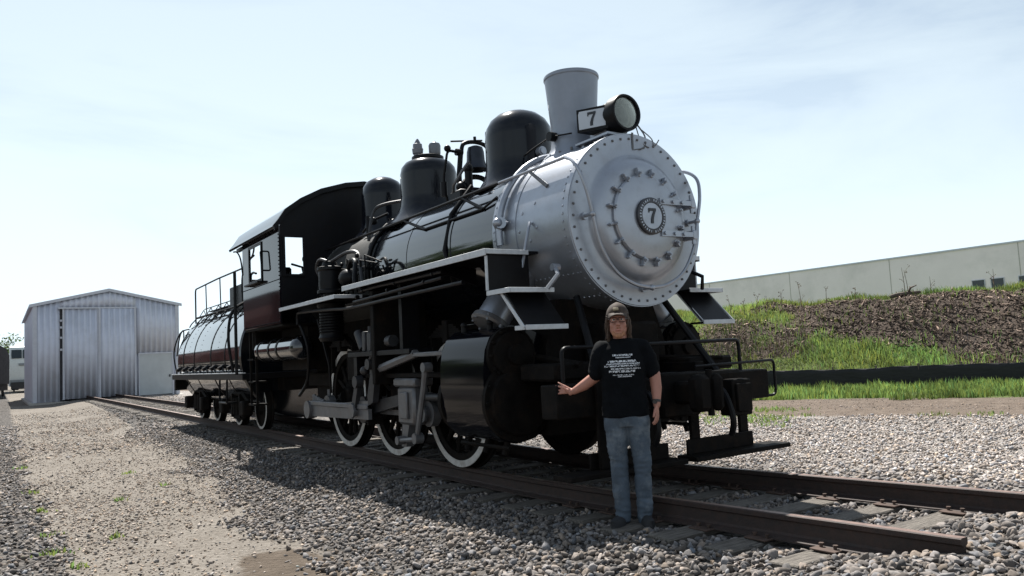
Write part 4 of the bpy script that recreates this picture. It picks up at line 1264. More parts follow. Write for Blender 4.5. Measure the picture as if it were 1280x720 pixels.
# silver pipes hugging the rear of the smokebox
bm = B()
tube(bm, [on_boiler(1.16 - .1 * math.cos(math.radians(d * 2)) * 0, d, .885) for d in range(-8, -100, -6)], .035, 10); ob('steam_pipe', bm, 'silver_paint', loco)
bm = B(); cyl(bm, on_boiler(1.12, -84, .86), on_boiler(1.24, -84, .92), .06, n=12); sphere(bm, on_boiler(1.2, -84, .93), .055); ob('check_valve', bm, 'silver_paint', loco)
bm = B(); tube(bm, [on_boiler(-2.33, d, .865) for d in range(-15, -125, -8)], .03, 8); ob('injector_pipe', bm, 'satin_black', loco)
bm = B(); tube(bm, smooth_path([(-2.72, -.66, 2.98), (-2.74, -.60, 3.30), (-2.70, -.54, 3.46), (-2.5, -.45, 3.50), (-2.2, -.30, 3.50)], 5), .024, 8); ob('turret_pipe', bm, 'rod_dark', loco)
bm = B(); sphere(bm, (-3.0, -.45, 3.33), .06); sphere(bm, (-3.2, -.40, 3.38), .05); tube(bm, [(-3.3, -.5, 3.2), (-3.0, -.45, 3.35), (-2.8, -.3, 3.42)], .02, 6); cyl(bm, (-3.1, -.5, 3.1), (-3.1, -.5, 3.42), .03, n=8); ob('turret_valve', bm, 'satin_black', loco)
bm = B(); tube(bm, [on_boiler(1.66, -88, .85), on_boiler(1.72, -96, .93), Vector((1.62, -1.0, 1.84))], .016, 6); ob('drain_pipe', bm, 'silver_paint', loco)

# running boards and steps, both sides
for s in (-1, 1):
    bm = B(); box(bm, (-1.91, min(s * 1.395, s * .80), 2.195), (1.70, max(s * 1.395, s * .80), 2.218)); rb = ob('running_board', bm, 'satin_black', loco)
    bm = B(); box(bm, (-1.915, min(s * 1.397, s * 1.41), 2.165), (1.715, max(s * 1.397, s * 1.41), 2.228), .003); box(bm, (1.702, min(s * 1.396, s * .92), 2.180), (1.716, max(s * 1.396, s * .92), 2.226), .003); ob('edge_trim', bm, 'white_trim_and_glint', rb)
    bm = B(); box(bm, (-4.5, min(s * 1.445, s * .80), 2.105), (-2.08, max(s * 1.445, s * .80), 2.130)); rb2 = ob('running_board', bm, 'satin_black', loco)
    bm = B(); box(bm, (-4.5, min(s * 1.447, s * 1.46), 2.085), (-2.065, max(s * 1.447, s * 1.46), 2.14), .003); box(bm, (-2.078, min(s * 1.446, s * 1.06), 2.09), (-2.066, max(s * 1.446, s * 1.06), 2.138), .003); ob('edge_trim', bm, 'white_trim_and_glint', rb2)
    for xx in (-1.5, -.5, .5, 1.4):
        bm = B(); poly(bm, [(xx, s * 1.38, 2.19), (xx, s * .80, 2.19), (xx, s * .80, 2.0)], (.02, 0, 0)); ob('board_bracket', bm, 'satin_black', rb)
    # front steps
    bm = B(); box(bm, (1.655, min(s * 1.36, s * .90), 1.83), (1.675, max(s * 1.36, s * .90), 2.18)); stp = ob('front_steps', bm, 'satin_black', loco)
    bm = B(); box(bm, (1.66, min(s * 1.365, s * .88), 1.800), (2.03, max(s * 1.365, s * .88), 1.822)); ob('upper_tread', bm, 'satin_black', stp)
    bm = B()
    box(bm, (1.655, min(s * 1.367, s * 1.38), 1.79), (2.045, max(s * 1.367, s * 1.38), 1.835), .003); box(bm, (2.033, min(s * 1.366, s * .88), 1.79), (2.046, max(s * 1.366, s * .88), 1.835), .003)
    tube(bm, [(1.665, s * 1.372, 2.165), (1.665, s * 1.372, 1.84)], .016, 6); ob('upper_trim', bm, 'white_trim_and_glint', stp)
    bm = B(); poly(bm, [(1.86, s * 1.31, 1.80), (2.17, s * 1.31, 1.475), (2.17, s * .88, 1.475), (1.86, s * .88, 1.80)], (.012, 0, .012)); ob('riser', bm, 'satin_black', stp)
    bm = B(); box(bm, (2.02, min(s * 1.33, s * .87), 1.452), (2.20, max(s * 1.33, s * .87), 1.472)); ob('lower_tread', bm, 'satin_black', stp)
    bm = B(); box(bm, (2.202, min(s * 1.335, s * .87), 1.445), (2.216, max(s * 1.335, s * .87), 1.490), .003); box(bm, (2.05, min(s * 1.332, s * 1.345), 1.447), (2.2, max(s * 1.332, s * 1.345), 1.487), .003)
    for yy in ((s * 1.335,) if s < 0 else (s * 1.335, s * .88)):
        poly(bm, [(1.83, yy, 1.80), (1.87, yy, 1.80), (2.21, yy, 1.47), (2.17, yy, 1.46)], (0, s * .012, 0))
    ob('lower_trim', bm, 'white_trim_and_glint', stp)
    bm = B(); tube(bm, [(2.05, s * .86, 2.02), (2.18, s * .93, 1.94), (2.10, s * 1.0, 1.82)], .022, 6); cyl(bm, (2.05, s * .82, 2.02), (2.05, s * .90, 2.02), .035, n=8); ob('step_stay', bm, 'silver_paint' if s < 0 else 'satin_black', stp)
    # outside steam pipe
    bm = B(); tube(bm, [(1.28, s * .70, 2.02), (1.29, s * .92, 1.82), (1.30, s * 1.12, 1.56)], [.155, .165, .17], 20); ob('outside_steam_pipe', bm, 'silver_paint', loco)
    bm = B(); lathe(bm, [(0, .2), (.05, .21), (.07, .19)], (1.30, s * 1.105, 1.575), (0, s * .55, -.8), 20)
    for q in range(8):
        a = q * PI / 4; cyl(bm, (1.30 + .19 * math.cos(a), s * 1.12 + s * .15 * math.sin(a), 1.56 + .11 * math.sin(a)), (1.30 + .19 * math.cos(a), s * 1.14 + s * .15 * math.sin(a), 1.50 + .11 * math.sin(a)), .02, n=6)
    ob('pipe_flange', bm, 'rod_silver', loco)
    # cylinder casing
    sec = [(.72, 1.40), (.93, 1.49), (1.10, 1.515), (1.24, 1.485), (1.345, 1.405), (1.40, 1.29), (1.425, 1.13), (1.43, .95), (1.415, .75), (1.37, .57), (1.26, .45), (1.10, .40), (.90, .43), (.72, .52)]
    bm = B(); poly(bm, [(.77, s * a, b) for a, b in sec], (.84, 0, 0)); cy = ob('cylinder_casing', bm, 'casing_black', loco, ang=40)
    bm = B()
    lathe(bm, [(1.612, .265), (1.66, .265), (1.66, .225), (1.70, .215), (1.715, .17), (1.72, .10), (1.76, .09), (1.77, 0)], (0, s * 1.13, 1.235), (1, 0, 0), 32, capped=False)
    for q in range(12):
        a = q * PI / 6; c = Vector((1.66, s * 1.13 + .243 * math.cos(a), 1.235 + .243 * math.sin(a))); cyl(bm, c, c + Vector((.025, 0, 0)), .016, n=6)
    ob('valve_head', bm, 'grimy_black', cy)
    bm = B()
    lathe(bm, [(1.611, .38), (1.665, .38), (1.665, .33), (1.71, .31), (1.73, .22), (1.74, 0)], (0, s * 1.08, .80), (1, 0, 0), 36, capped=False)
    for q in range(14):
        a = q * PI / 7; c = Vector((1.665, s * 1.08 + .355 * math.cos(a), .80 + .355 * math.sin(a))); cyl(bm, c, c + Vector((.025, 0, 0)), .017, n=6)
    ob('cylinder_head', bm, 'grimy_black', cy)
    bm = B()
    lathe(bm, [(.769, .36), (.70, .36), (.69, .2), (.60, .16), (.56, .08)], (0, s * 1.08, .80), (1, 0, 0), 28); lathe(bm, [(.769, .24), (.70, .24), (.66, .12), (.55, .08)], (0, s * 1.13, 1.235), (1, 0, 0), 24); ob('rear_head', bm, 'grimy_black', cy)
    for xx in (.93, 1.43):
        bm = B(); cyl(bm, (xx, s * 1.22, 1.48), (xx, s * 1.22, 1.545), .028, n=8); sphere(bm, (xx, s * 1.22, 1.55), .034, 8, 6); ob('oil_cup', bm, 'satin_black', cy)
    bm = B(); tube(bm, [(.75, s * 1.2, .37), (1.65, s * 1.2, .37)], .02, 6)
    for xx in (.85, 1.2, 1.55): cyl(bm, (xx, s * 1.15, .44), (xx, s * 1.2, .30), .03, n=8)
    ob('drain_cocks', bm, 'grimy_black', cy)

# driving wheels
RW = .72
def wheel_meshes():
    bm = B(); lathe(bm, [(-.07, .64), (-.07, RW), (.035, RW), (.05, RW + .028), (.075, RW + .026), (.085, RW - .01), (.085, .64), (-.07, .64)], (0, 0, 0), (0, 1, 0), 56, capped=False)
    t = bm
    bm = B(); lathe(bm, [(-.0715, .642), (-.077, .644), (-.077, RW - .006), (-.0715, RW - .002)], (0, 0, 0), (0, 1, 0), 56, capped=False)
    w = bm
    bm = B()
    lathe(bm, [(-.05, .57), (-.06, .60), (-.06, .64), (.06, .64), (.06, .57), (-.05, .57)], (0, 0, 0), (0, 1, 0), 48, capped=False)
    lathe(bm, [(-.10, .0), (-.10, .13), (-.06, .16), (.08, .16), (.08, 0)], (0, 0, 0), (0, 1, 0), 24, capped=False)
    for q in range(14):
        a = 2 * PI * q / 14
        tube(bm, [(math.cos(a) * .12, 0, math.sin(a) * .12), (math.cos(a) * .59, 0, math.sin(a) * .59)], [.045, .032], 6)
    ca = math.atan2(-.12, -.30)
    pts = [(math.cos(ca + PI + q * .11) * .58, math.sin(ca + PI + q * .11) * .58) for q in range(-9, 10)]
    poly(bm, [(a, -.065, b) for a, b in pts], (0, .12, 0))
    tube(bm, [(0, -.02, 0), (-.30, -.02, -.12)], [.17, .13], 12)
    return t, w, bm
t_, w_, c_ = wheel_meshes()
first = None
for s in (-1, 1):
    for i in range(3):
        mw = Matrix.Translation((-1.657 * i, s * .752, RW)) @ (Matrix.Identity(4) if s < 0 else Matrix.Rotation(PI, 4, 'Z') @ Matrix.Rotation(1.6, 4, 'Y'))
        if first is None:
            a = ob('driving_wheel', t_, 'grimy_black', loco, mw=mw, ang=30); b = ob('white_rim', w_, 'tyre_white', a, mw=mw); c = ob('wheel_centre', c_, 'grimy_black', a, mw=mw); first = (a, b, c)
        else:
            a = share('driving_wheel', first[0], loco, mw); share('white_rim', first[1], a, mw); share('wheel_centre', first[2], a, mw)
for i in range(3):
    bm = B(); cyl(bm, (-1.657 * i, -.7, RW), (-1.657 * i, .7, RW), .11, n=16); ob('axle', bm, 'grimy_black', loco)
# rods on the near side
PX, PZ = -.30, -.115
pin = lambda i: Vector((-1.657 * i + PX, 0, RW + PZ))
bm = B()
a, c = pin(2), pin(0)
box(bm, (a.x, -1.03, a.z - .055), (c.x, -.96, a.z + .055), .01)
for i in range(3): cyl(bm, pin(i) + Vector((0, -1.045, 0)), pin(i) + Vector((0, -.945, 0)), .15, n=24)
sr = ob('side_rod', bm, 'rod_silver', loco)
for i in range(3):
    yo = -1.11 if i != 1 else -1.30
    bm = B(); cyl(bm, pin(i) + Vector((0, yo, 0)), pin(i) + Vector((0, -.80, 0)), .075, n=16); cyl(bm, pin(i) + Vector((0, yo - .02, 0)), pin(i) + Vector((0, yo + .01, 0)), .10, n=8); cyl(bm, pin(i) + Vector((0, -1.0, .14)), pin(i) + Vector((0, -1.0, .24)), .03, n=8); ob('crank_pin', bm, 'rod_silver', sr)
m_ = pin(1); cx_ = Vector((-.52, 0, .80))
bm = B()
poly(bm, [(m_.x, -1.14, m_.z - .085), (cx_.x, -1.14, cx_.z - .06), (cx_.x, -1.14, cx_.z + .06), (m_.x, -1.14, m_.z + .085)], (0, .075, 0))
cyl(bm, m_ + Vector((0, -1.16, 0)), m_ + Vector((0, -1.05, 0)), .175, n=24); box(bm, (m_.x - .27, -1.15, m_.z - .12), (m_.x + .02, -1.06, m_.z + .12), .02); cyl(bm, cx_ + Vector((0, -1.16, 0)), cx_ + Vector((0, -1.05, 0)), .11, n=20); ob('main_rod', bm, 'rod_dark', loco)
# return crank and eccentric rod to the rear
bm = B(); rc = Vector((-1.78, -1.27, .98))
poly(bm, [(m_.x - .07, -1.30, m_.z), (rc.x - .05, -1.30, rc.z), (rc.x + .05, -1.30, rc.z), (m_.x + .07, -1.30, m_.z)], (0, .06, 0)); cyl(bm, rc + Vector((0, -.06, 0)), rc + Vector((0, .04, 0)), .08, n=16); ob('return_crank', bm, 'rod_dark', loco)
bm = B()
e0, e1 = Vector((-3.78, -1.24, .56)), Vector((-1.55, -1.24, .64))
poly(bm, [(e0.x, -1.25, e0.z - .10), (e1.x, -1.25, e1.z - .14), (e1.x, -1.25, e1.z + .10), (e0.x, -1.25, e0.z + .06)], (0, .05, 0)); box(bm, (e0.x, -1.27, e0.z + .065), (e1.x, -1.19, e0.z + .13), .01)
cyl(bm, (e0.x, -1.30, e0.z), (e0.x, -1.16, e0.z), .13, n=20)
for q in range(5): cyl(bm, (e0.x + .08 + q * .10, -1.2, e0.z + .12), (e0.x + .06 + q * .10, -1.2, e0.z + .22 - .02 * q), .03, n=8)
ob('eccentric_rod', bm, 'rod_silver', loco)
# crosshead, guides, combination lever, radius rod
bm = B(); box(bm, (-.78, -1.20, .48), (-.34, -.98, .92), .03); box(bm, (-.84, -1.22, .921), (-.28, -.96, 1.02), .02); box(bm, (-.66, -1.235, .55), (-.46, -1.20, .86), .01); poly(bm, [(-.70, -1.18, .48), (-.52, -1.18, .48), (-.62, -1.18, .22), (-.74, -1.18, .22)], (0, .10, 0)); ob('crosshead', bm, 'rod_silver', loco)
bm = B(); box(bm, (-1.75, -1.19, 1.022), (.68, -.99, 1.08), .01); box(bm, (-1.75, -1.19, .42), (-1.70, -.99, 1.02)); ob('crosshead_guide', bm, 'grimy_black', loco)
bm = B(); cyl(bm, (-.4, -1.08, .80), (.6, -1.08, .80), .045, n=14); ob('piston_rod', bm, 'rod_dark', loco)
bm = B(); tube(bm, [(-1.20, -1.24, 1.13), (-.15, -1.24, 1.30)], .05, 6); box(bm, (-.18, -1.28, 1.26), (.55, -1.2, 1.31), .01); ob('radius_rod', bm, 'rod_silver', loco)
bm = B(); tube(bm, [(.16, -1.28, 1.16), (.10, -1.28, .95), (-.12, -1.28, .36)], [.038, .034, .03], 8); cyl(bm, (-.12, -1.32, .36), (-.12, -1.22, .36), .06, n=12); cyl(bm, (.16, -1.32, 1.14), (.16, -1.22, 1.14), .055, n=12); ob('combination_lever', bm, 'rod_silver', loco)
bm = B(); tube(bm, [(-.12, -1.28, .35), (-.66, -1.24, .30)], .028, 8); cyl(bm, (-.66, -1.28, .30), (-.66, -1.18, .30), .05, n=12); ob('union_link', bm, 'rod_silver', loco)
bm = B()
poly(bm, [(-1.46, -1.25, 1.42), (-1.34, -1.25, 1.42), (-1.30, -1.25, 1.05), (-1.40, -1.25, .72), (-1.54, -1.25, .68), (-1.56, -1.25, .80), (-1.46, -1.25, 1.05)], (0, .08, 0)); cyl(bm, (-1.42, -1.30, 1.2), (-1.42, -1.12, 1.2), .07, n=12); tube(bm, [(-1.55, -1.27, 1.15), (-1.15, -1.27, 1.42)], .022, 6); sphere(bm, (-1.62, -1.25, 1.12), .06); ob('expansion_link', bm, 'rod_dark', loco)
bm = B(); box(bm, (-2.05, -1.30, 1.30), (-.20, -1.0, 1.36), .005); box(bm, (-1.95, -1.26, 1.02), (-1.85, -1.0, 1.30)); box(bm, (-.6, -1.22, 1.36), (-.52, -1.0, 2.18)); ob('motion_bracket', bm, 'satin_black', loco)
bm = B(); tube(bm, [(-1.90, -1.2, 1.62), (-1.72, -1.2, 1.40)], .065, 12); ob('reverse_cylinder', bm, 'rod_dark', loco)
bm = B(); box(bm, (-1.66, -1.26, 1.362), (-1.56, -1.12, 1.62), .01); box(bm, (-1.50, -1.26, 1.362), (-1.38, -1.12, 1.60), .01); cyl(bm, (-1.47, -1.22, 1.37), (-1.47, -1.22, 1.68), .03, n=8); ob('lubricator', bm, 'rod_dark', loco)
bm = B(); cyl(bm, (-.95, -1.2, 1.47), (-.82, -1.2, 1.47), .07, n=12); ob('oil_can', bm, 'rod_dark', loco)
for i in range(3):
    bm = B(); xx = -1.657 * i
    for q in range(5): box(bm, (xx - .42 + q * .06, -.93, 1.47 + q * .028), (xx + .42 - q * .06, -.83, 1.497 + q * .028))
    box(bm, (xx - .06, -.95, 1.40), (xx + .06, -.81, 1.66), .01)
    for q in (-.42, .40): box(bm, (xx + q, -.91, 1.08), (xx + q + .03, -.85, 1.50))
    ob('leaf_spring', bm, 'grimy_black', loco)
bm = B(); box(bm, (-1.22, -1.32, .95), (-1.12, -.6, 2.1), .01); box(bm, (-1.30, -1.05, .62), (-1.04, -.86, 1.45), .01); ob('guide_yoke', bm, 'grimy_black', loco)
bm = B(); box(bm, (-2.95, -.96, .98), (-1.95, -.88, 1.40), .01); ob('hanger_plate', bm, 'grimy_black', loco)
# pipes under the running board
bm = B()
for x0, x1, z0, z1 in ((-1.5, .72, 2.125, 2.125), (-1.7, .72, 2.005, 2.06)):
    tube(bm, [(x0, -1.33, z0), (x0 + .5, -1.33, z0 + .01), (x1, -1.33, z1)], .022, 8)
    for q in range(3): cyl(bm, (x0 + .1 + q * .95, -1.33, z1), (x0 + .13 + q * .95, -1.33, z1), .03, n=10)
ob('cooling_pipes', bm, 'satin_black', loco)
bm = B(); tube(bm, smooth_path([(-4.0, -1.33, 1.85), (-3.98, -1.33, 1.99), (-3.8, -1.33, 2.02), (-2.6, -1.33, 1.975), (-1.85, -1.33, 1.94), (-.5, -1.33, 1.955), (1.15, -1.33, 1.97)], 5), .024, 8); ob('train_pipe', bm, 'satin_black', loco)
# air pump
bm = B()
lathe(bm, [(1.55, .0), (1.55, .16), (1.60, .19), (1.64, .17), (2.00, .17), (2.05, .20), (2.09, .20), (2.09, .10), (2.24, .10), (2.24, .19), (2.28, .19), (2.30, .165), (2.56, .165), (2.58, .185), (2.62, .185), (2.64, .12), (2.70, .10), (2.72, 0)], (-3.05, -1.14, 0), (0, 0, 1), 28, capped=False)
ap = ob('air_pump', bm, 'satin_black', loco)
bm = B()
for q in range(8): lathe(bm, [(1.67 + q * .04, .17), (1.68 + q * .04, .188), (1.69 + q * .04, .17)], (-3.05, -1.14, 0), (0, 0, 1), 24, capped=False)
ob('cooling_fins', bm, 'satin_black', ap)
bm = B(); tube(bm, smooth_path([(-3.22, -1.2, 2.45), (-3.28, -1.26, 2.62), (-3.14, -1.26, 2.74), (-2.95, -1.22, 2.70)], 5), .022, 8); tube(bm, smooth_path([(-2.95, -1.14, 2.7), (-2.6, -1.05, 2.78), (-2.3, -1.0, 2.72), (-2.1, -1.05, 2.4), (-2.05, -1.05, 2.22)], 5), .028, 8); ob('pump_pipe', bm, 'rod_dark', ap)
bm = B(); sphere(bm, (-2.45, -1.1, 2.40), (.17, .13, .13), 16, 10); cyl(bm, (-2.45, -1.1, 2.22), (-2.45, -1.1, 2.35), .05, n=10); tube(bm, smooth_path([(-2.45, -1.1, 2.5), (-2.3, -1.12, 2.62), (-2.05, -1.15, 2.58), (-1.98, -1.2, 2.35), (-1.95, -1.2, 2.24)], 5), .03, 8); ob('separator', bm, 'satin_black', loco)
bm = B()
for q in range(10):
    rr = random.Random(q); x = -3.5 + q * .16; sphere(bm, (x, -1.0 + rr.uniform(-.1, .1), 2.50 + rr.uniform(-.12, .2)), rr.uniform(.03, .06), 8, 6); tube(bm, [(x, -1.0, 2.2), (x + .1, -1.05, 2.5 + rr.uniform(-.1, .2)), (x + .3, -.9, 2.55)], .015, 5)
ob('pipe_fittings', bm, 'satin_black', loco)

# air reservoir below the cab
bm = B(); lathe(bm, [(-6.42, 0), (-6.40, .10), (-6.34, .165), (-6.25, .19), (-4.22, .19), (-4.13, .165), (-4.07, .10), (-4.05, 0)], (0, -1.20, 1.50), (1, 0, 0), 36, capped=False); ar = ob('air_reservoir', bm, 'gloss_black', loco)
for xx in (-5.45, -5.0, -6.1):
    bm = B(); lathe(bm, [(0, .189), (0, .199), (.07, .199), (.07, .189)], (xx, -1.20, 1.50), (1, 0, 0), 36, capped=False); ob('tank_strap', bm, 'satin_black', ar)

# cab
def roof_z(y): return float(np.interp(abs(y), [0, .33, .75, 1.09, 1.34, 1.45, 1.53], [4.22, 4.17, 4.04, 3.86, 3.67, 3.50, 3.40]))
def sheet(bm, us, ws, skip, f, off):
    """flat sheet of cells with openings; f(u, w) gives the point; off its thickness"""
    off = Vector(off); g0 = {}; g1 = {}
    def vt(g, i, j, o):
        if (i, j) not in g: g[(i, j)] = bm.verts.new(Vector(f(us[i], ws[j])) + o)
        return g[(i, j)]
    Z0 = Vector((0, 0, 0)); cells = {(i, j) for i in range(len(us) - 1) for j in range(len(ws) - 1) if (i, j) not in skip}
    for i, j in cells:
        for g, o in ((g0, Z0), (g1, off)): bm.faces.new([vt(g, *q, o) for q in ((i, j), (i + 1, j), (i + 1, j + 1), (i, j + 1))])
        for (di, dj), (p, q) in (((0, -1), ((0, 0), (1, 0))), ((1, 0), ((1, 0), (1, 1))), ((0, 1), ((1, 1), (0, 1))), ((-1, 0), ((0, 1), (0, 0)))):
            if (i + di, j + dj) not in cells:
                A = (i + p[0], j + p[1]); C = (i + q[0], j + q[1])
                bm.faces.new((vt(g0, *A, Z0), vt(g0, *C, Z0), vt(g1, *C, off), vt(g1, *A, off)))
cab = None
for s in (-1, 1):
    bm = B(); sheet(bm, [-6.66, -6.20, -5.42, -4.45], [1.90, 2.69, 3.32, 3.46], {(1, 1)}, lambda u, w: (u, s * 1.45, w), (0, -s * .025, 0))
    cw = ob('cab_side', bm, 'cab_black', loco, ang=20)
    bm = B(); sheet(bm, [-6.22, -6.17, -5.45, -5.40], [2.66, 2.72, 3.29, 3.34], {(1, 1)}, lambda u, w: (u, s * 1.452, w), (0, s * .014, 0)); ob('window_frame', bm, 'satin_black', cw)
    bm = B(); box(bm, (-6.25, min(s * 1.453, s * 1.54), 2.64), (-5.4, max(s * 1.453, s * 1.54), 2.675), .008); ob('arm_rest', bm, 'satin_black', cw)
    bm = B(); tube(bm, round_path([(-5.25, s * 1.45, 3.15), (-5.25, s * 1.52, 3.15), (-5.18, s * 1.52, 2.82), (-5.18, s * 1.45, 2.82)], .03), .014, 6); ob('grab_iron', bm, 'satin_black', cw)
    bm = B()
    for q in range(26): rivet(bm, Vector((-4.475, s * 1.4505, 1.94 + q * .06)), Vector((0, s, 0)), .011)
    for q in range(34): rivet(bm, Vector((-6.63 + q * .064, s * 1.4505, 1.925)), Vector((0, s, 0)), .011); rivet(bm, Vector((-6.63 + q * .064, s * 1.4505, 2.60)), Vector((0, s, 0)), .009)
    ob('cab_rivets', bm, 'satin_black', cw, kind='stuff')
# front wall of the cab, cut round the boiler and with a window each side
ys = [-1.425, -1.385, -1.04] + list(np.linspace(-.84, .84, 25)) + [1.04, 1.385, 1.425]
bm = B()
for a, b in zip(ys, ys[1:]):
    m_y = (a + b) / 2
    def col_(z0a, z0b, z1a, z1b): poly(bm, [(-4.47, a, z0a), (-4.47, b, z0b), (-4.47, b, z1b), (-4.47, a, z1a)], (.025, 0, 0))
    if 1.03 < abs(m_y) < 1.386: col_(2.132, 2.132, 2.65, 2.65); col_(3.30, 3.30, roof_z(a) - .01, roof_z(b) - .01)
    elif abs(m_y) > .84: col_(2.132, 2.132, roof_z(a) - .01, roof_z(b) - .01)
    else:
        h = lambda y: ZC + math.sqrt(max(.81 ** 2 - y * y, 0)); col_(h(a), h(b), roof_z(a) - .01, roof_z(b) - .01)
cf = ob('cab_front', bm, 'satin_black', loco, ang=20)
for s in (-1, 1):
    bm = B(); sheet(bm, [1.03, 1.07, 1.355, 1.395], [2.64, 2.68, 3.27, 3.31], {(1, 1)}, lambda u, w: (-4.443, s * u, w), (.02, 0, 0)); ob('window_frame', bm, 'satin_black', cf)
ry = [-1.53, -1.45, -1.34, -1.22, -1.09, -.92, -.75, -.54, -.33, -.16, 0, .16, .33, .54, .75, .92, 1.09, 1.22, 1.34, 1.45, 1.53]
bm = B()
poly(bm, [(-7.25, y, roof_z(y)) for y in ry] + [(-7.25, y * 1.012, roof_z(y) + .035) for y in reversed(ry)], (2.87, 0, 0)); rf = ob('cab_roof', bm, 'cab_black', loco, ang=30)
bm = B(); poly(bm, [(-4.36, y, roof_z(y) - .035) for y in ry] + [(-4.36, y * 1.015, roof_z(y) + .045) for y in reversed(ry)], (-.05, 0, 0)); ob('roof_edge', bm, 'satin_black', rf)
bm = B(); box(bm, (-6.3, -.45, 4.20), (-5.2, .45, 4.27), .01); ob('roof_hatch', bm, 'satin_black', rf)
bm = B()
for s in (-1, 1):
    box(bm, (-7.24, s * 1.38 - .03, 3.40), (-6.66, s * 1.38 + .03, 3.46)); tube(bm, smooth_path([(-6.66, s * 1.45, 2.9), (-6.75, s * 1.46, 3.2), (-6.95, s * 1.47, 3.36), (-7.2, s * 1.47, 3.40)], 4), .015, 6)
ob('eave_bracket', bm, 'satin_black', rf)
bm = B(); box(bm, (-6.7, -1.42, 1.86), (-4.47, 1.42, 1.895)); box(bm, (-6.7, -1.30, 1.55), (-6.6, 1.30, 1.86)); box(bm, (-5.9, -1.0, 1.15), (-4.5, 1.0, 1.85)); ob('cab_floor', bm, 'grimy_black', loco)
for s in (-1, 1): bm = B(); box(bm, (-5.75, s * 1.05 - .2, 1.9), (-5.35, s * 1.05 + .2, 2.45), .03); box(bm, (-5.78, s * 1.05 - .2, 2.45), (-5.70, s * 1.05 + .2, 2.95), .03); ob('seat', bm, 'grimy_black', loco)
bm = B(); cyl(bm, (-5.3, -.5, 2.6), (-5.3, -.5, 2.95), .05, n=8); tube(bm, [(-5.2, -.75, 2.5), (-5.3, -.8, 2.9), (-5.7, -.85, 3.0)], .02, 6); tube(bm, [(-5.5, -.95, 1.9), (-5.6, -.95, 2.85)], .025, 6); sphere(bm, (-5.35, -.7, 3.05), .08); sphere(bm, (-5.25, -.4, 3.1), .09); box(bm, (-5.25, -.9, 2.4), (-5.1, -.55, 2.75), .03); ob('cab_controls', bm, 'grimy_black', loco)
# cab steps
for s in (-1, 1):
    bm = B()
    for xx in (-6.68, -6.30): box(bm, (xx, s * 1.34 - .02, .55), (xx + .03, s * 1.34 + .02, 1.86))
    for zz in (.55, .95, 1.35): box(bm, (-6.65, s * 1.28 - .12, zz), (-6.30, s * 1.28 + .12, zz + .03))
    ob('cab_steps', bm, 'grimy_black', loco)
bm = B(); tube(bm, smooth_path([(-4.1, -1.3, 1.95), (-3.8, -1.25, 1.5), (-4.0, -1.2, 1.0), (-4.4, -1.2, .75)], 5), .025, 6); tube(bm, [(-3.6, -1.15, 1.9), (-3.3, -1.1, 1.2), (-3.4, -1.05, .8)], .02, 6); ob('brake_pipe', bm, 'satin_black', loco)

# pilot
bm = B(); box(bm, (2.38, -1.34, .68), (2.62, 1.30, .965), .012); pb_ = ob('pilot_beam', bm, 'grimy_black', loco)
bm = B(); box(bm, (1.74, -.90, .966), (2.60, .90, .985)); ob('front_deck', bm, 'satin_black', loco)
for y0 in (-.69, .69):
    bm = B(); box(bm, (2.622, y0 - .13, .56), (2.80, y0 + .13, .90), .012); box(bm, (2.8, y0 - .10, .60), (2.83, y0 + .10, .86), .008); ob('poling_block', bm, 'grimy_black', pb_)
for y0 in (-.87, -.27, .27, .94):
    bm = B(); box(bm, (2.54, y0 - .055, .24), (2.58, y0 + .055, .679 if abs(y0) < .5 or y0 > 0 else 1.02), .004) if y0 != -.87 else box(bm, (2.623, y0 - .08, .24), (2.66, y0 + .08, 1.04), .004)
    ob('footboard_hanger', bm, 'grimy_black', pb_)
for s in (-1, 1):
    bm = B(); box(bm, (2.53, min(s * .05, s * 1.36), .195), (2.78, max(s * .05, s * 1.36), .238), .006); fb = ob('footboard', bm, 'grimy_black', loco)
    bm = B(); box(bm, (2.585, min(s * .12, s * 1.02), .24), (2.61, max(s * .12, s * 1.02), .375), .004); ob('toe_board', bm, 'grimy_black', fb)
    if s > 0: bm = B(); tube(bm, round_path([(2.64, s * .25, 1.04), (2.64, s * 1.37, 1.05), (2.64, s * 1.37, .70), (2.60, s * 1.25, .70)], .05), .014, 6); ob('cut_lever', bm, 'satin_black', pb_)
bm = B(); tube(bm, round_path([(2.50, -1.18, .96), (2.50, -1.18, 1.27), (2.50, 1.03, 1.27), (2.50, 1.03, .96)], .06), .018, 8); ob('pilot_handrail', bm, 'satin_black', pb_)
bm = B(); box(bm, (2.62, -.10, .72), (2.92, .10, .92), .03); box(bm, (2.90, -.16, .66), (3.06, .02, .98), .04); box(bm, (2.98, .03, .66), (3.10, .14, .98), .04); cyl(bm, (3.0, .04, .62), (3.0, .04, 1.02), .03, n=10); box(bm, (2.61, -.24, .60), (2.70, .24, 1.0), .02); ob('coupler', bm, 'grimy_black', pb_)
for s in (-1, 1):
    bm = B(); tube(bm, smooth_path([(2.63, s * .42, .85), (2.78, s * .45, .80), (2.86, s * .47, .55), (2.82, s * .48, .40)], 5), .03, 8); ob('air_hose', bm, 'satin_black', pb_)
    bm = B(); tube(bm, [(1.95, s * .55, 1.75), (2.45, s * .75, .97)], .035, 8); ob('smokebox_brace', bm, 'satin_black', loco)
bm = B(); box(bm, (1.8, -1.15, .986), (2.35, -.55, 1.14), .02); box(bm, (1.8, .5, .986), (2.35, 1.1, 1.12), .02); tube(bm, [(1.75, -.9, 1.2), (2.4, -.9, 1.12)], .03, 6); tube(bm, [(1.8, .3, 1.15), (2.4, .9, 1.1)], .025, 6); box(bm, (1.75, -.35, .99), (2.1, .35, 1.5), .03); ob('deck_box', bm, 'grimy_black', loco)

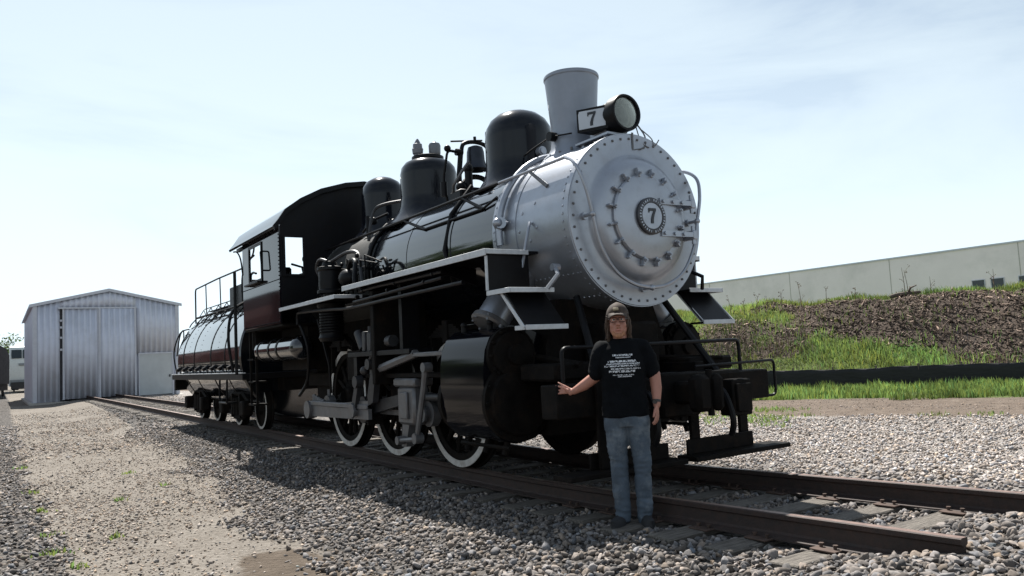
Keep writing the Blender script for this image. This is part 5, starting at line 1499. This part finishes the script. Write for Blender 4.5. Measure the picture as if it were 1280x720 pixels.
# ------------------------------------------------------------------ tender
tnd = thing('locomotive_tender', (-10.8, 0, 0), 'round-backed black tender with railed top coupled behind the steam engine cab', 'tender')
bm = B(); box(bm, (-14.25, -1.36, 1.00), (-7.2, 1.36, 1.115), .008); dk = ob('deck', bm, 'satin_black', tnd)
bm = B(); box(bm, (-14.26, -1.375, 1.118), (-7.2, -1.30, 1.140), .004); box(bm, (-14.275, -1.375, 1.118), (-14.2, 1.375, 1.14), .004); ob('deck_edge_glint', bm, 'white_trim_and_glint', dk)  # pale strip paints in the bright reflection along the deck's top edge
bm = B(); box(bm, (-14.1, -.55, .75), (-7.3, .55, 1.0)); box(bm, (-14.3, -1.30, .72), (-14.12, 1.30, .999), .01); ob('centre_sill', bm, 'grimy_black', tnd)
TZ, TR = 1.46, 1.28
bm = B(); lathe(bm, [(-14.12, 0), (-14.10, .7), (-14.05, 1.1), (-13.98, TR - .06), (-13.90, TR), (-7.75, TR), (-7.72, TR - .03), (-7.70, 0)], (0, 0, TZ), (1, 0, 0), 80, capped=False)
tk = ob('tank', bm, 'gloss_black', tnd)
for xx in (-13.2, -11.9, -10.2, -8.9):
    bm = B(); lathe(bm, [(0, TR - .005), (0, TR + .009), (.06 if xx in (-13.2, -10.2) else .03, TR + .009), (.06 if xx in (-13.2, -10.2) else .03, TR - .005)], (xx, 0, TZ), (1, 0, 0), 72, capped=False); ob('tank_band', bm, 'satin_black', tk)
bm = B()
for xx in (-13.6, -12.5, -11.2, -9.5):
    for d in range(-100, 101, 5):
        a = math.radians(d); rivet(bm, Vector((xx, math.sin(a) * TR, TZ + math.cos(a) * TR)), Vector((0, math.sin(a), math.cos(a))), .008)
ob('tank_rivets', bm, 'gloss_black', tk, kind='stuff')
for s in (-1, 1):
    bm = B(); tube(bm, round_path([(-14.0, s * .80, 2.40), (-14.0, s * .80, 3.34), (-11.5, s * .80, 3.36), (-8.9, s * .80, 3.34)], .12), .02, 8)
    for xx in (-12.7, -11.2, -9.8): tube(bm, [(xx + .0, s * .80, 2.42), (xx - .06, s * .80, 3.35)], .014, 6)
    if s < 0: tube(bm, smooth_path([(-8.9, s * .80, 3.34), (-8.2, s * .85, 3.5), (-7.9, s * .9, 3.62)], 4), .018, 6); tube(bm, smooth_path([(-9.2, -.8, 2.5), (-9.25, -.8, 3.1), (-8.9, -.8, 3.4), (-8.3, -.8, 3.5)], 5), .022, 6)
    ob('top_railing', bm, 'satin_black', tk)
    bm = B()
    tube(bm, [(-14.0, s * .80, 2.58), (-7.9, s * .80, 2.58)], .018, 6)
    for q in range(8):
        xx = -13.9 + q * .82
        tube(bm, [(xx, s * .62, 2.60), (xx, s * .80, 2.56), (xx, s * .93, 2.42), (xx, s * .98, 2.33)], .016, 5); tube(bm, [(xx, s * .74, 2.59), (xx + .4, s * .70, 2.76)], .011, 5); tube(bm, [(xx + .4, s * .70, 2.76), (xx + .8, s * .74, 2.59)], .011, 5)
    tube(bm, [(-13.4, s * .70, 2.77), (-7.9, s * .70, 2.77)], .012, 6)
    ob('walkway_bracket', bm, 'satin_black', tk)
    for q in range(8):
        xx = -13.5 + q * .75; bm = B(); cyl(bm, (xx, s * 1.22, 1.30), (xx, s * 1.38, 1.22), .045, n=10); tube(bm, [(xx, s * 1.3, 1.26), (xx + .25, s * 1.33, 1.15)], .02, 6); ob('tank_clamp', bm, 'satin_black', tk)
bm = B(); box(bm, (-13.6, -.55, 2.705), (-10.8, .55, 2.735), .004); ob('walkway', bm, 'satin_black', tk)
bm = B(); box(bm, (-10.45, -.78, 2.50), (-8.6, .78, 3.04), .02); bk = ob('oil_bunker', bm, 'satin_black', tnd)
bm = B(); cyl(bm, (-9.5, 0, 3.04), (-9.5, 0, 3.16), .3, n=24); tube(bm, smooth_path([(-9.3, -.6, 3.04), (-9.3, -.6, 3.2), (-9.1, -.6, 3.24), (-8.9, -.6, 3.2)], 4), .025, 6); ob('filler_hatch', bm, 'satin_black', bk)
for s in (-1, 1):
    bm = B(); tube(bm, [(-7.45, s * 1.40, 1.10), (-7.45, s * 1.40, 3.05)], .03, 8); ob('hand_hold', bm, 'satin_black', tnd)
    bm = B(); tube(bm, smooth_path([(-7.9, s * 1.35, 1.14), (-7.95, s * 1.42, 1.8), (-8.05, s * 1.30, 2.35), (-8.2, s * .9, 2.6)], 5), .028, 8); ob('hand_hold', bm, 'satin_black', tnd)
    bm = B(); tube(bm, smooth_path([(-14.2, s * 1.25, 1.14), (-14.3, s * 1.3, 1.7), (-14.25, s * 1.15, 2.2), (-14.1, s * .95, 2.3)], 5), .018, 6); tube(bm, smooth_path([(-14.0, s * 1.28, 1.6), (-14.03, s * 1.2, 2.1), (-14.05, s * 1.1, 2.25), (-14.05, s * 1.12, 1.7)], 4), .016, 6); ob('hand_hold', bm, 'satin_black', tnd)
bm = B(); tube(bm, round_path([(-8.9, -1.38, 1.0), (-8.9, -1.39, .55), (-8.3, -1.39, .55), (-8.3, -1.38, 1.0)], .05), .02, 6); box(bm, (-8.95, -1.4, .53), (-8.25, -1.2, .56)); ob('tender_step', bm, 'satin_black', tnd)
bm = B(); box(bm, (-14.75, -.1, .74), (-14.29, .1, .92), .02); box(bm, (-14.95, -.15, .68), (-14.72, .13, .98), .04); ob('coupler', bm, 'grimy_black', tnd)
wp = None
for xt_ in (-8.85, -12.55):
    bm = B()
    for s in (-1, 1):
        tube(bm, [(xt_ - .95, s * 1.02, .50), (xt_ - .35, s * 1.02, .70), (xt_ + .35, s * 1.02, .70), (xt_ + .95, s * 1.02, .50)], .05, 6)
        tube(bm, [(xt_ - .95, s * 1.02, .42), (xt_ - .3, s * 1.02, .22), (xt_ + .3, s * 1.02, .22), (xt_ + .95, s * 1.02, .42)], .05, 6)
        box(bm, (xt_ - .35, s * 1.02 - .08, .22), (xt_ - .27, s * 1.02 + .08, .70)); box(bm, (xt_ + .27, s * 1.02 - .08, .22), (xt_ + .35, s * 1.02 + .08, .70))
        for q in (-.12, .12): cyl(bm, (xt_ + q, s * 1.02, .28), (xt_ + q, s * 1.02, .62), .10, n=12)
        for q in (-.85, .85): box(bm, (xt_ + q - .14, s * 1.10 - .10, .28), (xt_ + q + .14, s * 1.10 + .10, .58), .03)
    box(bm, (xt_ - .2, -1.0, .45), (xt_ + .2, 1.0, .74), .02)
    tr = ob('truck', bm, 'grimy_black', tnd)
    for q in (-.85, .85):
        bm = B(); cyl(bm, (xt_ + q, -.8, .42), (xt_ + q, .8, .42), .07, n=12); ob('axle', bm, 'grimy_black', tr)
        for s in (-1, 1):
            mw = Matrix.Translation((xt_ + q, s * .752, .42)) @ (Matrix.Identity(4) if s < 0 else Matrix.Rotation(PI, 4, 'Z'))
            if wp is None:
                bm = B(); lathe(bm, [(-.10, 0), (-.10, .10), (-.05, .14), (-.03, .32), (-.065, .36), (-.065, .42), (.04, .425), (.055, .45), (.075, .45), (.08, .35), (.03, .3), (.06, 0)], (0, 0, 0), (0, 1, 0), 40, capped=False); a = ob('wheel', bm, 'grimy_black', tr, mw=mw, ang=30)
                bm = B(); lathe(bm, [(-.0655, .368), (-.070, .37), (-.070, .414), (-.0655, .417)], (0, 0, 0), (0, 1, 0), 40, capped=False); b = ob('white_rim', bm, 'tyre_white', a, mw=mw); wp = (a, b)
            else:
                a = share('wheel', wp[0], tr, mw); share('white_rim', wp[1], a, mw)
# ------------------------------------------------------------------ the man beside the pilot
from mathutils import noise as mnoise
MX, MY = 3.09, -1.02
MZ = -.132
TH = math.atan2(.75, .661)
MM = Matrix.Translation((MX, MY, MZ)) @ Matrix.Rotation(TH, 4, 'Z') @ Matrix.Scale(.965, 4)
man = thing('person', (MX, MY, MZ), 'person in black printed t-shirt, jeans, cap and glasses resting a hand on the pilot beam', 'person', rz=TH)
def tcap(bm, p0, p1, r0, r1, n=14):
    p0, p1 = Vector(p0), Vector(p1)
    cyl(bm, p0, p1, r0, r1, n)
    sphere(bm, p0, r0, n, 9); sphere(bm, p1, r1, n, 9)
def chain(bm, pts, rs, n=14):
    for a, b, r, q in zip(pts, pts[1:], rs, rs[1:]): tcap(bm, a, b, r, q, n)
def loft(bm, rings, n=28):
    """rings: (cx, cy, z, rx, ry)"""
    R_ = []
    for cx, cy, z, rx, ry in rings:
        R_.append([bm.verts.new((cx + math.copysign(abs(math.cos(a)) ** .88, math.cos(a)) * rx, cy + math.sin(a) * ry, z)) for a in (2 * PI * i / n for i in range(n))])
    for A, C in zip(R_, R_[1:]):
        for i in range(n): bm.faces.new((A[i], A[(i + 1) % n], C[(i + 1) % n], C[i]))
    bm.faces.new(R_[0]); bm.faces.new(R_[-1])
def remeshed(name, bm, m, parent, vox, smooth=6, disp=None, label=None):
    bmesh.ops.recalc_face_normals(bm, faces=bm.faces)
    me = bpy.data.meshes.new(name); bm.to_mesh(me); bm.free()
    tmp = bpy.data.objects.new(name + '_tmp', me); COL.objects.link(tmp)
    q = tmp.modifiers.new('r', 'REMESH'); q.mode = 'VOXEL'; q.voxel_size = vox
    s = tmp.modifiers.new('s', 'SMOOTH'); s.factor = .5; s.iterations = smooth
    bpy.context.view_layer.update()
    dg = bpy.context.evaluated_depsgraph_get()
    me2 = bpy.data.meshes.new_from_object(tmp.evaluated_get(dg))
    bpy.data.objects.remove(tmp)
    me2.name = name
    if disp:
        for v, nr in zip(me2.vertices, [Vector(w.normal) for w in me2.vertices]): v.co = v.co + nr * disp(v.co)
    me2.materials.clear()
    return finish(name, me2, m, parent, MM, 180, label)
def simple(name, bm, m, parent, label=None, ang=60): return ob(name, bm, m, parent, ang=ang, label=label, mw=MM)
HX = -.02
# body
bm = B()
sphere(bm, (HX, .015, 1.668), (.078, .097, .105), 24, 16)
sphere(bm, (HX, -.016, 1.590), (.071, .078, .076), 20, 14)
sphere(bm, (HX, -.068, 1.535), (.034, .026, .024), 14, 10)
sphere(bm, (HX, -.074, 1.688), (.060, .018, .014), 14, 8)          # brow
tcap(bm, (HX, -.088, 1.668), (HX, -.112, 1.624), .0095, .0145, 10)  # nose
sphere(bm, (HX - .013, -.100, 1.620), .011, 8, 6); sphere(bm, (HX + .013, -.100, 1.620), .011, 8, 6)
sphere(bm, (HX - .040, -.060, 1.618), (.030, .024, .030), 10, 8); sphere(bm, (HX + .040, -.060, 1.618), (.030, .024, .030), 10, 8)
sphere(bm, (HX, -.090, 1.578), (.026, .012, .010), 12, 8)          # mouth
for s in (-1, 1): sphere(bm, (HX + s * .080, .018, 1.645), (.012, .022, .034), 10, 8)
chain(bm, [(0, .03, 1.38), (-.006, .022, 1.47), (-.015, .010, 1.57)], [.075, .062, .058])
loft(bm, [(0, .01, .86, .14, .09), (0, .01, 1.02, .15, .09), (0, .01, 1.25, .165, .10), (0, .015, 1.38, .16, .09), (0, .02, 1.46, .12, .07)])
for xa, xk, xf in ((-.085, -.078, -.072), (.09, .108, .102)):
    chain(bm, [(xa, .01, .88), (xk, .0, .47), (xf, .025, .10)], [.07, .046, .034])
    tcap(bm, (xf, .02, .055), (xf, -.005, .035), .024, .020)
# right arm (reaching to the beam)
chain(bm, [(-.165, .02, 1.415), (-.236, .055, 1.20), (-.330, .088, 1.135), (-.425, .125, 1.085)], [.054, .047, .045, .029])
# left arm (hanging)
chain(bm, [(.170, .02, 1.415), (.252, .035, 1.20), (.258, .02, 1.09), (.252, -.015, .955)], [.054, .048, .046, .030])
def hand(bm, wrist, pdir, spread, normal, lens, curl, thumb):
    w = Vector(wrist); d = Vector(pdir).normalized(); s = Vector(spread).normalized(); nrm = Vector(normal).normalized()
    for k in (-1.2, -.4, .4, 1.2):
        tcap(bm, w, w + d * .085 + s * k * .0235, .0165, .0125, 8)
    for i, k in enumerate((-1.5, -.5, .5, 1.5)):
        p = w + d * .088 + s * k * .0205
        dd = (d + s * k * .20).normalized()
        L = lens[i]
        pts = [p]; cdir = dd
        for j, f in enumerate((.45, .31, .24)):
            cdir = (cdir + nrm * curl * (j + .4)).normalized()
            pts.append(pts[-1] + cdir * L * f)
        chain(bm, pts, [.0098, .0090, .0084, .0072], 8)
    t = Vector(thumb).normalized()
    p = w + d * .025 + s * (-1.6) * .017
    chain(bm, [p, p + t * .035, p + t * .035 + (t + d * .5).normalized() * .030, p + t * .035 + (t + d * .5).normalized() * .052], [.015, .0118, .0105, .0085], 8)
hand(bm, (-.428, .127, 1.085), (-.94, .28, .20), (.15, .10, .97), (.05, 1, 0), (.074, .082, .078, .064), .03, (-.55, -.35, .75))
hand(bm, (.252, -.016, .952), (-.06, -.16, -1), (.35, 1, -.1), (-1, .3, -.1), (.068, .076, .072, .058), .24, (-.35, -.75, -.7))
body = remeshed('body', bm, 'skin', man, .0062, 4)
# shirt
bm = B()
loft(bm, [(.0, .005, .872, .190, .122), (.0, .0, .93, .188, .122), (.0, .0, 1.05, .178, .116), (.0, -.004, 1.18, .180, .118), (0, -.006, 1.28, .184, .120), (0, .004, 1.37, .180, .110), (0, .014, 1.43, .172, .098), (0, .020, 1.475, .122, .082), (-.004, .022, 1.505, .080, .074)], 32)
for s in (-1, 1):
    chain(bm, [(s * .10, .02, 1.435), (s * .165, .020, 1.425), (s * .205, .026, 1.34), (s * .228, .034, 1.235)], [.062, .070, .068, .066], 18)
def wrk(c):
    a = mnoise.noise(Vector((c.x * 8, c.y * 7, c.z * 5)) + Vector((3, 1, 2))) * .014
    b = abs(mnoise.noise(Vector((c.x * 9 + c.z * 7, c.y * 10, c.z * 12)))) * (.012 if c.z < 1.12 or abs(c.x) > .15 else .006)
    return a - b + .004
shirt = remeshed('t_shirt', bm, 'shirt_black', body, .0085, 4, wrk, 'black t-shirt with faded white print')
# jeans
bm = B()
loft(bm, [(.0, .005, .955, .176, .112), (.0, .005, .90, .184, .118), (0, .008, .84, .186, .118), (0, .008, .79, .172, .108)], 30)
for xa, xk, xf in ((-.090, -.080, -.072), (.093, .108, .102)):
    chain(bm, [(xa, .005, .83), ((xa * .6 + xk * .4), -.002, .66), (xk, -.004, .47), ((xk + xf) / 2, .008, .29), (xf, .012, .060)], [.098, .088, .074, .070, .066], 18)
def wj(c):
    k = mnoise.noise(Vector((c.x * 6, c.y * 6, c.z * 9)))
    f = abs(mnoise.noise(Vector((c.x * 7, c.y * 7, c.z * 22)))) * (.010 if c.z < .22 or .38 < c.z < .56 else .004)
    return k * .010 - f * 1.6
jeans = remeshed('jeans', bm, 'denim', body, .0085, 4, wj)
# shoes
for xf, yaw in ((-.075, -.42), (.104, .22)):
    mt = Matrix.Translation((xf, .03, 0)) @ Matrix.Rotation(yaw, 4, 'Z')
    def ringz(z, grow):
        out = []
        for i in range(24):
            a = 2 * PI * i / 24
            y = -.075 + math.sin(a) * .140
            wd = .040 + .012 * math.sin(PI * np.clip((.065 - y) / .28, 0, 1)) 
            out.append(mt @ Vector((math.cos(a) * (wd + grow) * (1 if abs(math.sin(a)) < .97 else .8), y + math.copysign(grow, math.sin(a)) * abs(math.sin(a)), z)))
        return out
    bm = B(); r0 = [bm.verts.new(p) for p in ringz(-.03, .003)]; r1 = [bm.verts.new(p) for p in ringz(.0, .005)]
    for i in range(24): bm.faces.new((r0[i], r0[(i + 1) % 24], r1[(i + 1) % 24], r1[i]))
    bm.faces.new(r0); bm.faces.new(r1); 
    bm2 = B()
    R_ = []
    for z, g in ((.0005, 0), (.03, -.001), (.05, -.008), (.068, -.02)):
        R_.append([bm2.verts.new(Vector((p.x, p.y, z + (.035 * max(0, (mt.inverted() @ p).y + .09) / .15 if z > .04 else 0)))) for p in ringz(z, g)])
    for A, C in zip(R_, R_[1:]):
        for i in range(24): bm2.faces.new((A[i], A[(i + 1) % 24], C[(i + 1) % 24], C[i]))
    bm2.faces.new(R_[0]); bm2.faces.new(R_[-1])
    sh = simple('shoe', bm2, 'shoe_dark', body); simple('sole', bm, 'shoe_sole', sh)
# hair: loose wavy locks falling from under the cap
bm = B()
sphere(bm, (HX, .040, 1.668), (.079, .080, .092), 20, 12)
rh = random.Random(4)
for i in range(230):
    a = rh.uniform(-.42, PI + .42)                      # round the back and both sides, clear of the face
    r_ = rh.uniform(.90, 1.05)
    sx = HX + math.cos(a) * .080 * r_; sy = .014 + math.sin(a) * .094 * r_
    z0, z1 = rh.uniform(1.69, 1.72), rh.gauss(1.505, .022)
    ph, am, fl = rh.uniform(0, 6.28), rh.uniform(.003, .010), rh.uniform(.003, .024)
    pts = []
    for k in range(9):
        t = k / 8
        o = fl * math.sin(t * 2.2) + am * math.sin(t * 9 + ph)
        q = am * math.cos(t * 8 + ph)
        pts.append((sx + math.cos(a) * o - math.sin(a) * q, sy + math.sin(a) * o * .6 + math.cos(a) * q, z0 + (z1 - z0) * t))
    w = rh.uniform(.0035, .0075)
    tube(bm, pts, [w * (1 - .75 * (k / 8) ** 2) for k in range(9)], 5)
simple('hair', bm, 'hair', body)
bm = B(); sphere(bm, (HX, -.070, 1.533), (.040, .030, .026), 14, 10); sphere(bm, (HX, -.093, 1.592), (.030, .009, .006), 10, 6)
for s in (-1, 1): sphere(bm, (HX + s * .038, -.055, 1.552), (.018, .026, .030), 10, 8)
remeshed('beard', bm, 'beard', body, .005, 2, lambda c: mnoise.noise(c * 90) * .003)
bm = B(); sphere(bm, (HX, -.100, 1.578), (.021, .006, .006), 12, 6); simple('lips', bm, 'lip', body)
for s in (-1, 1):
    bm = B(); sphere(bm, (HX + s * .031, -.072, 1.662), (.0145, .0145, .0095), 12, 8); ey = simple('eye', bm, 'eye_white', body)
    bm = B(); sphere(bm, (HX + s * .031, -.0855, 1.662), (.006, .003, .006), 10, 6); simple('iris', bm, 'eye_dark', ey)
# cap
bm = B()
n = 26; R_ = []
for k in range(9):
    t = k / 8 * (PI / 2) * .96
    R_.append([bm.verts.new((HX + math.cos(a) * .093 * math.cos(t), .012 + math.sin(a) * .113 * math.cos(t), 1.712 + .098 * math.sin(t) - .018 * (math.sin(a) * .5 + .5))) for a in (2 * PI * i / n for i in range(n))])
for A, C in zip(R_, R_[1:]):
    for i in range(n): bm.faces.new((A[i], A[(i + 1) % n], C[(i + 1) % n], C[i]))
bm.faces.new(R_[-1]); bm.faces.new(R_[0])
cap = simple('cap', bm, 'cap_camo', body, 'camouflage baseball cap')
bm = B(); top = []; bot = []
for k in range(6):
    f = k / 5
    rowt = []; rowb = []
    for i in range(13):
        a = PI + (i / 12) * PI
        x = HX + math.cos(a) * (.091 - .012 * f); y = .012 + math.sin(a) * (.112 + .082 * f)
        z = 1.716 - .016 * f - .020 * abs(math.cos(a)) ** 2 * (f + .2)
        rowt.append(bm.verts.new((x, y, z + .003))); rowb.append(bm.verts.new((x, y, z - .003)))
    top.append(rowt); bot.append(rowb)
for g_ in (top, bot):
    for A, C in zip(g_, g_[1:]):
        for i in range(12): bm.faces.new((A[i], A[i + 1], C[i + 1], C[i]))
for i in range(12): bm.faces.new((top[-1][i], top[-1][i + 1], bot[-1][i + 1], bot[-1][i])); bm.faces.new((top[0][i], top[0][i + 1], bot[0][i + 1], bot[0][i]))
simple('brim', bm, 'cap_camo', cap)
bm = B(); box(bm, (HX - .034, -.110, 1.735), (HX + .012, -.092, 1.758), .004); simple('badge', bm, 'cap_badge', cap)
# glasses
bm = B()
for s in (-1, 1):
    c = Vector((HX + s * .034, -.108, 1.660))
    pts = [c + Vector((math.copysign(abs(math.cos(a)) ** .6, math.cos(a)) * .029, .004 * abs(math.cos(a)), math.copysign(abs(math.sin(a)) ** .6, math.sin(a)) * .019)) for a in (2 * PI * i / 20 for i in range(20))]
    tube(bm, pts, .0032, 6, closed=True)
    tube(bm, [(HX + s * .064, -.102, 1.668), (HX + s * .082, -.05, 1.666), (HX + s * .084, .03, 1.655)], .0028, 5)
tube(bm, [(HX - .006, -.110, 1.664), (HX, -.114, 1.667), (HX + .006, -.110, 1.664)], .003, 5)
gl = simple('glasses', bm, 'glasses_dark', body)
# watch
bm = B(); lathe(bm, [(-.010, .036), (-.011, .033), (.011, .033), (.010, .036), (-.010, .036)], (.2525, -.008, .985), (-.06, -.25, -1), 20, capped=False)
wt = simple('watch', bm, 'watch_black', body)
bm = B(); cyl(bm, (.240, -.040, .983), (.238, -.050, .983), .019, n=16); simple('watch_face', bm, 'glasses_dark', wt)
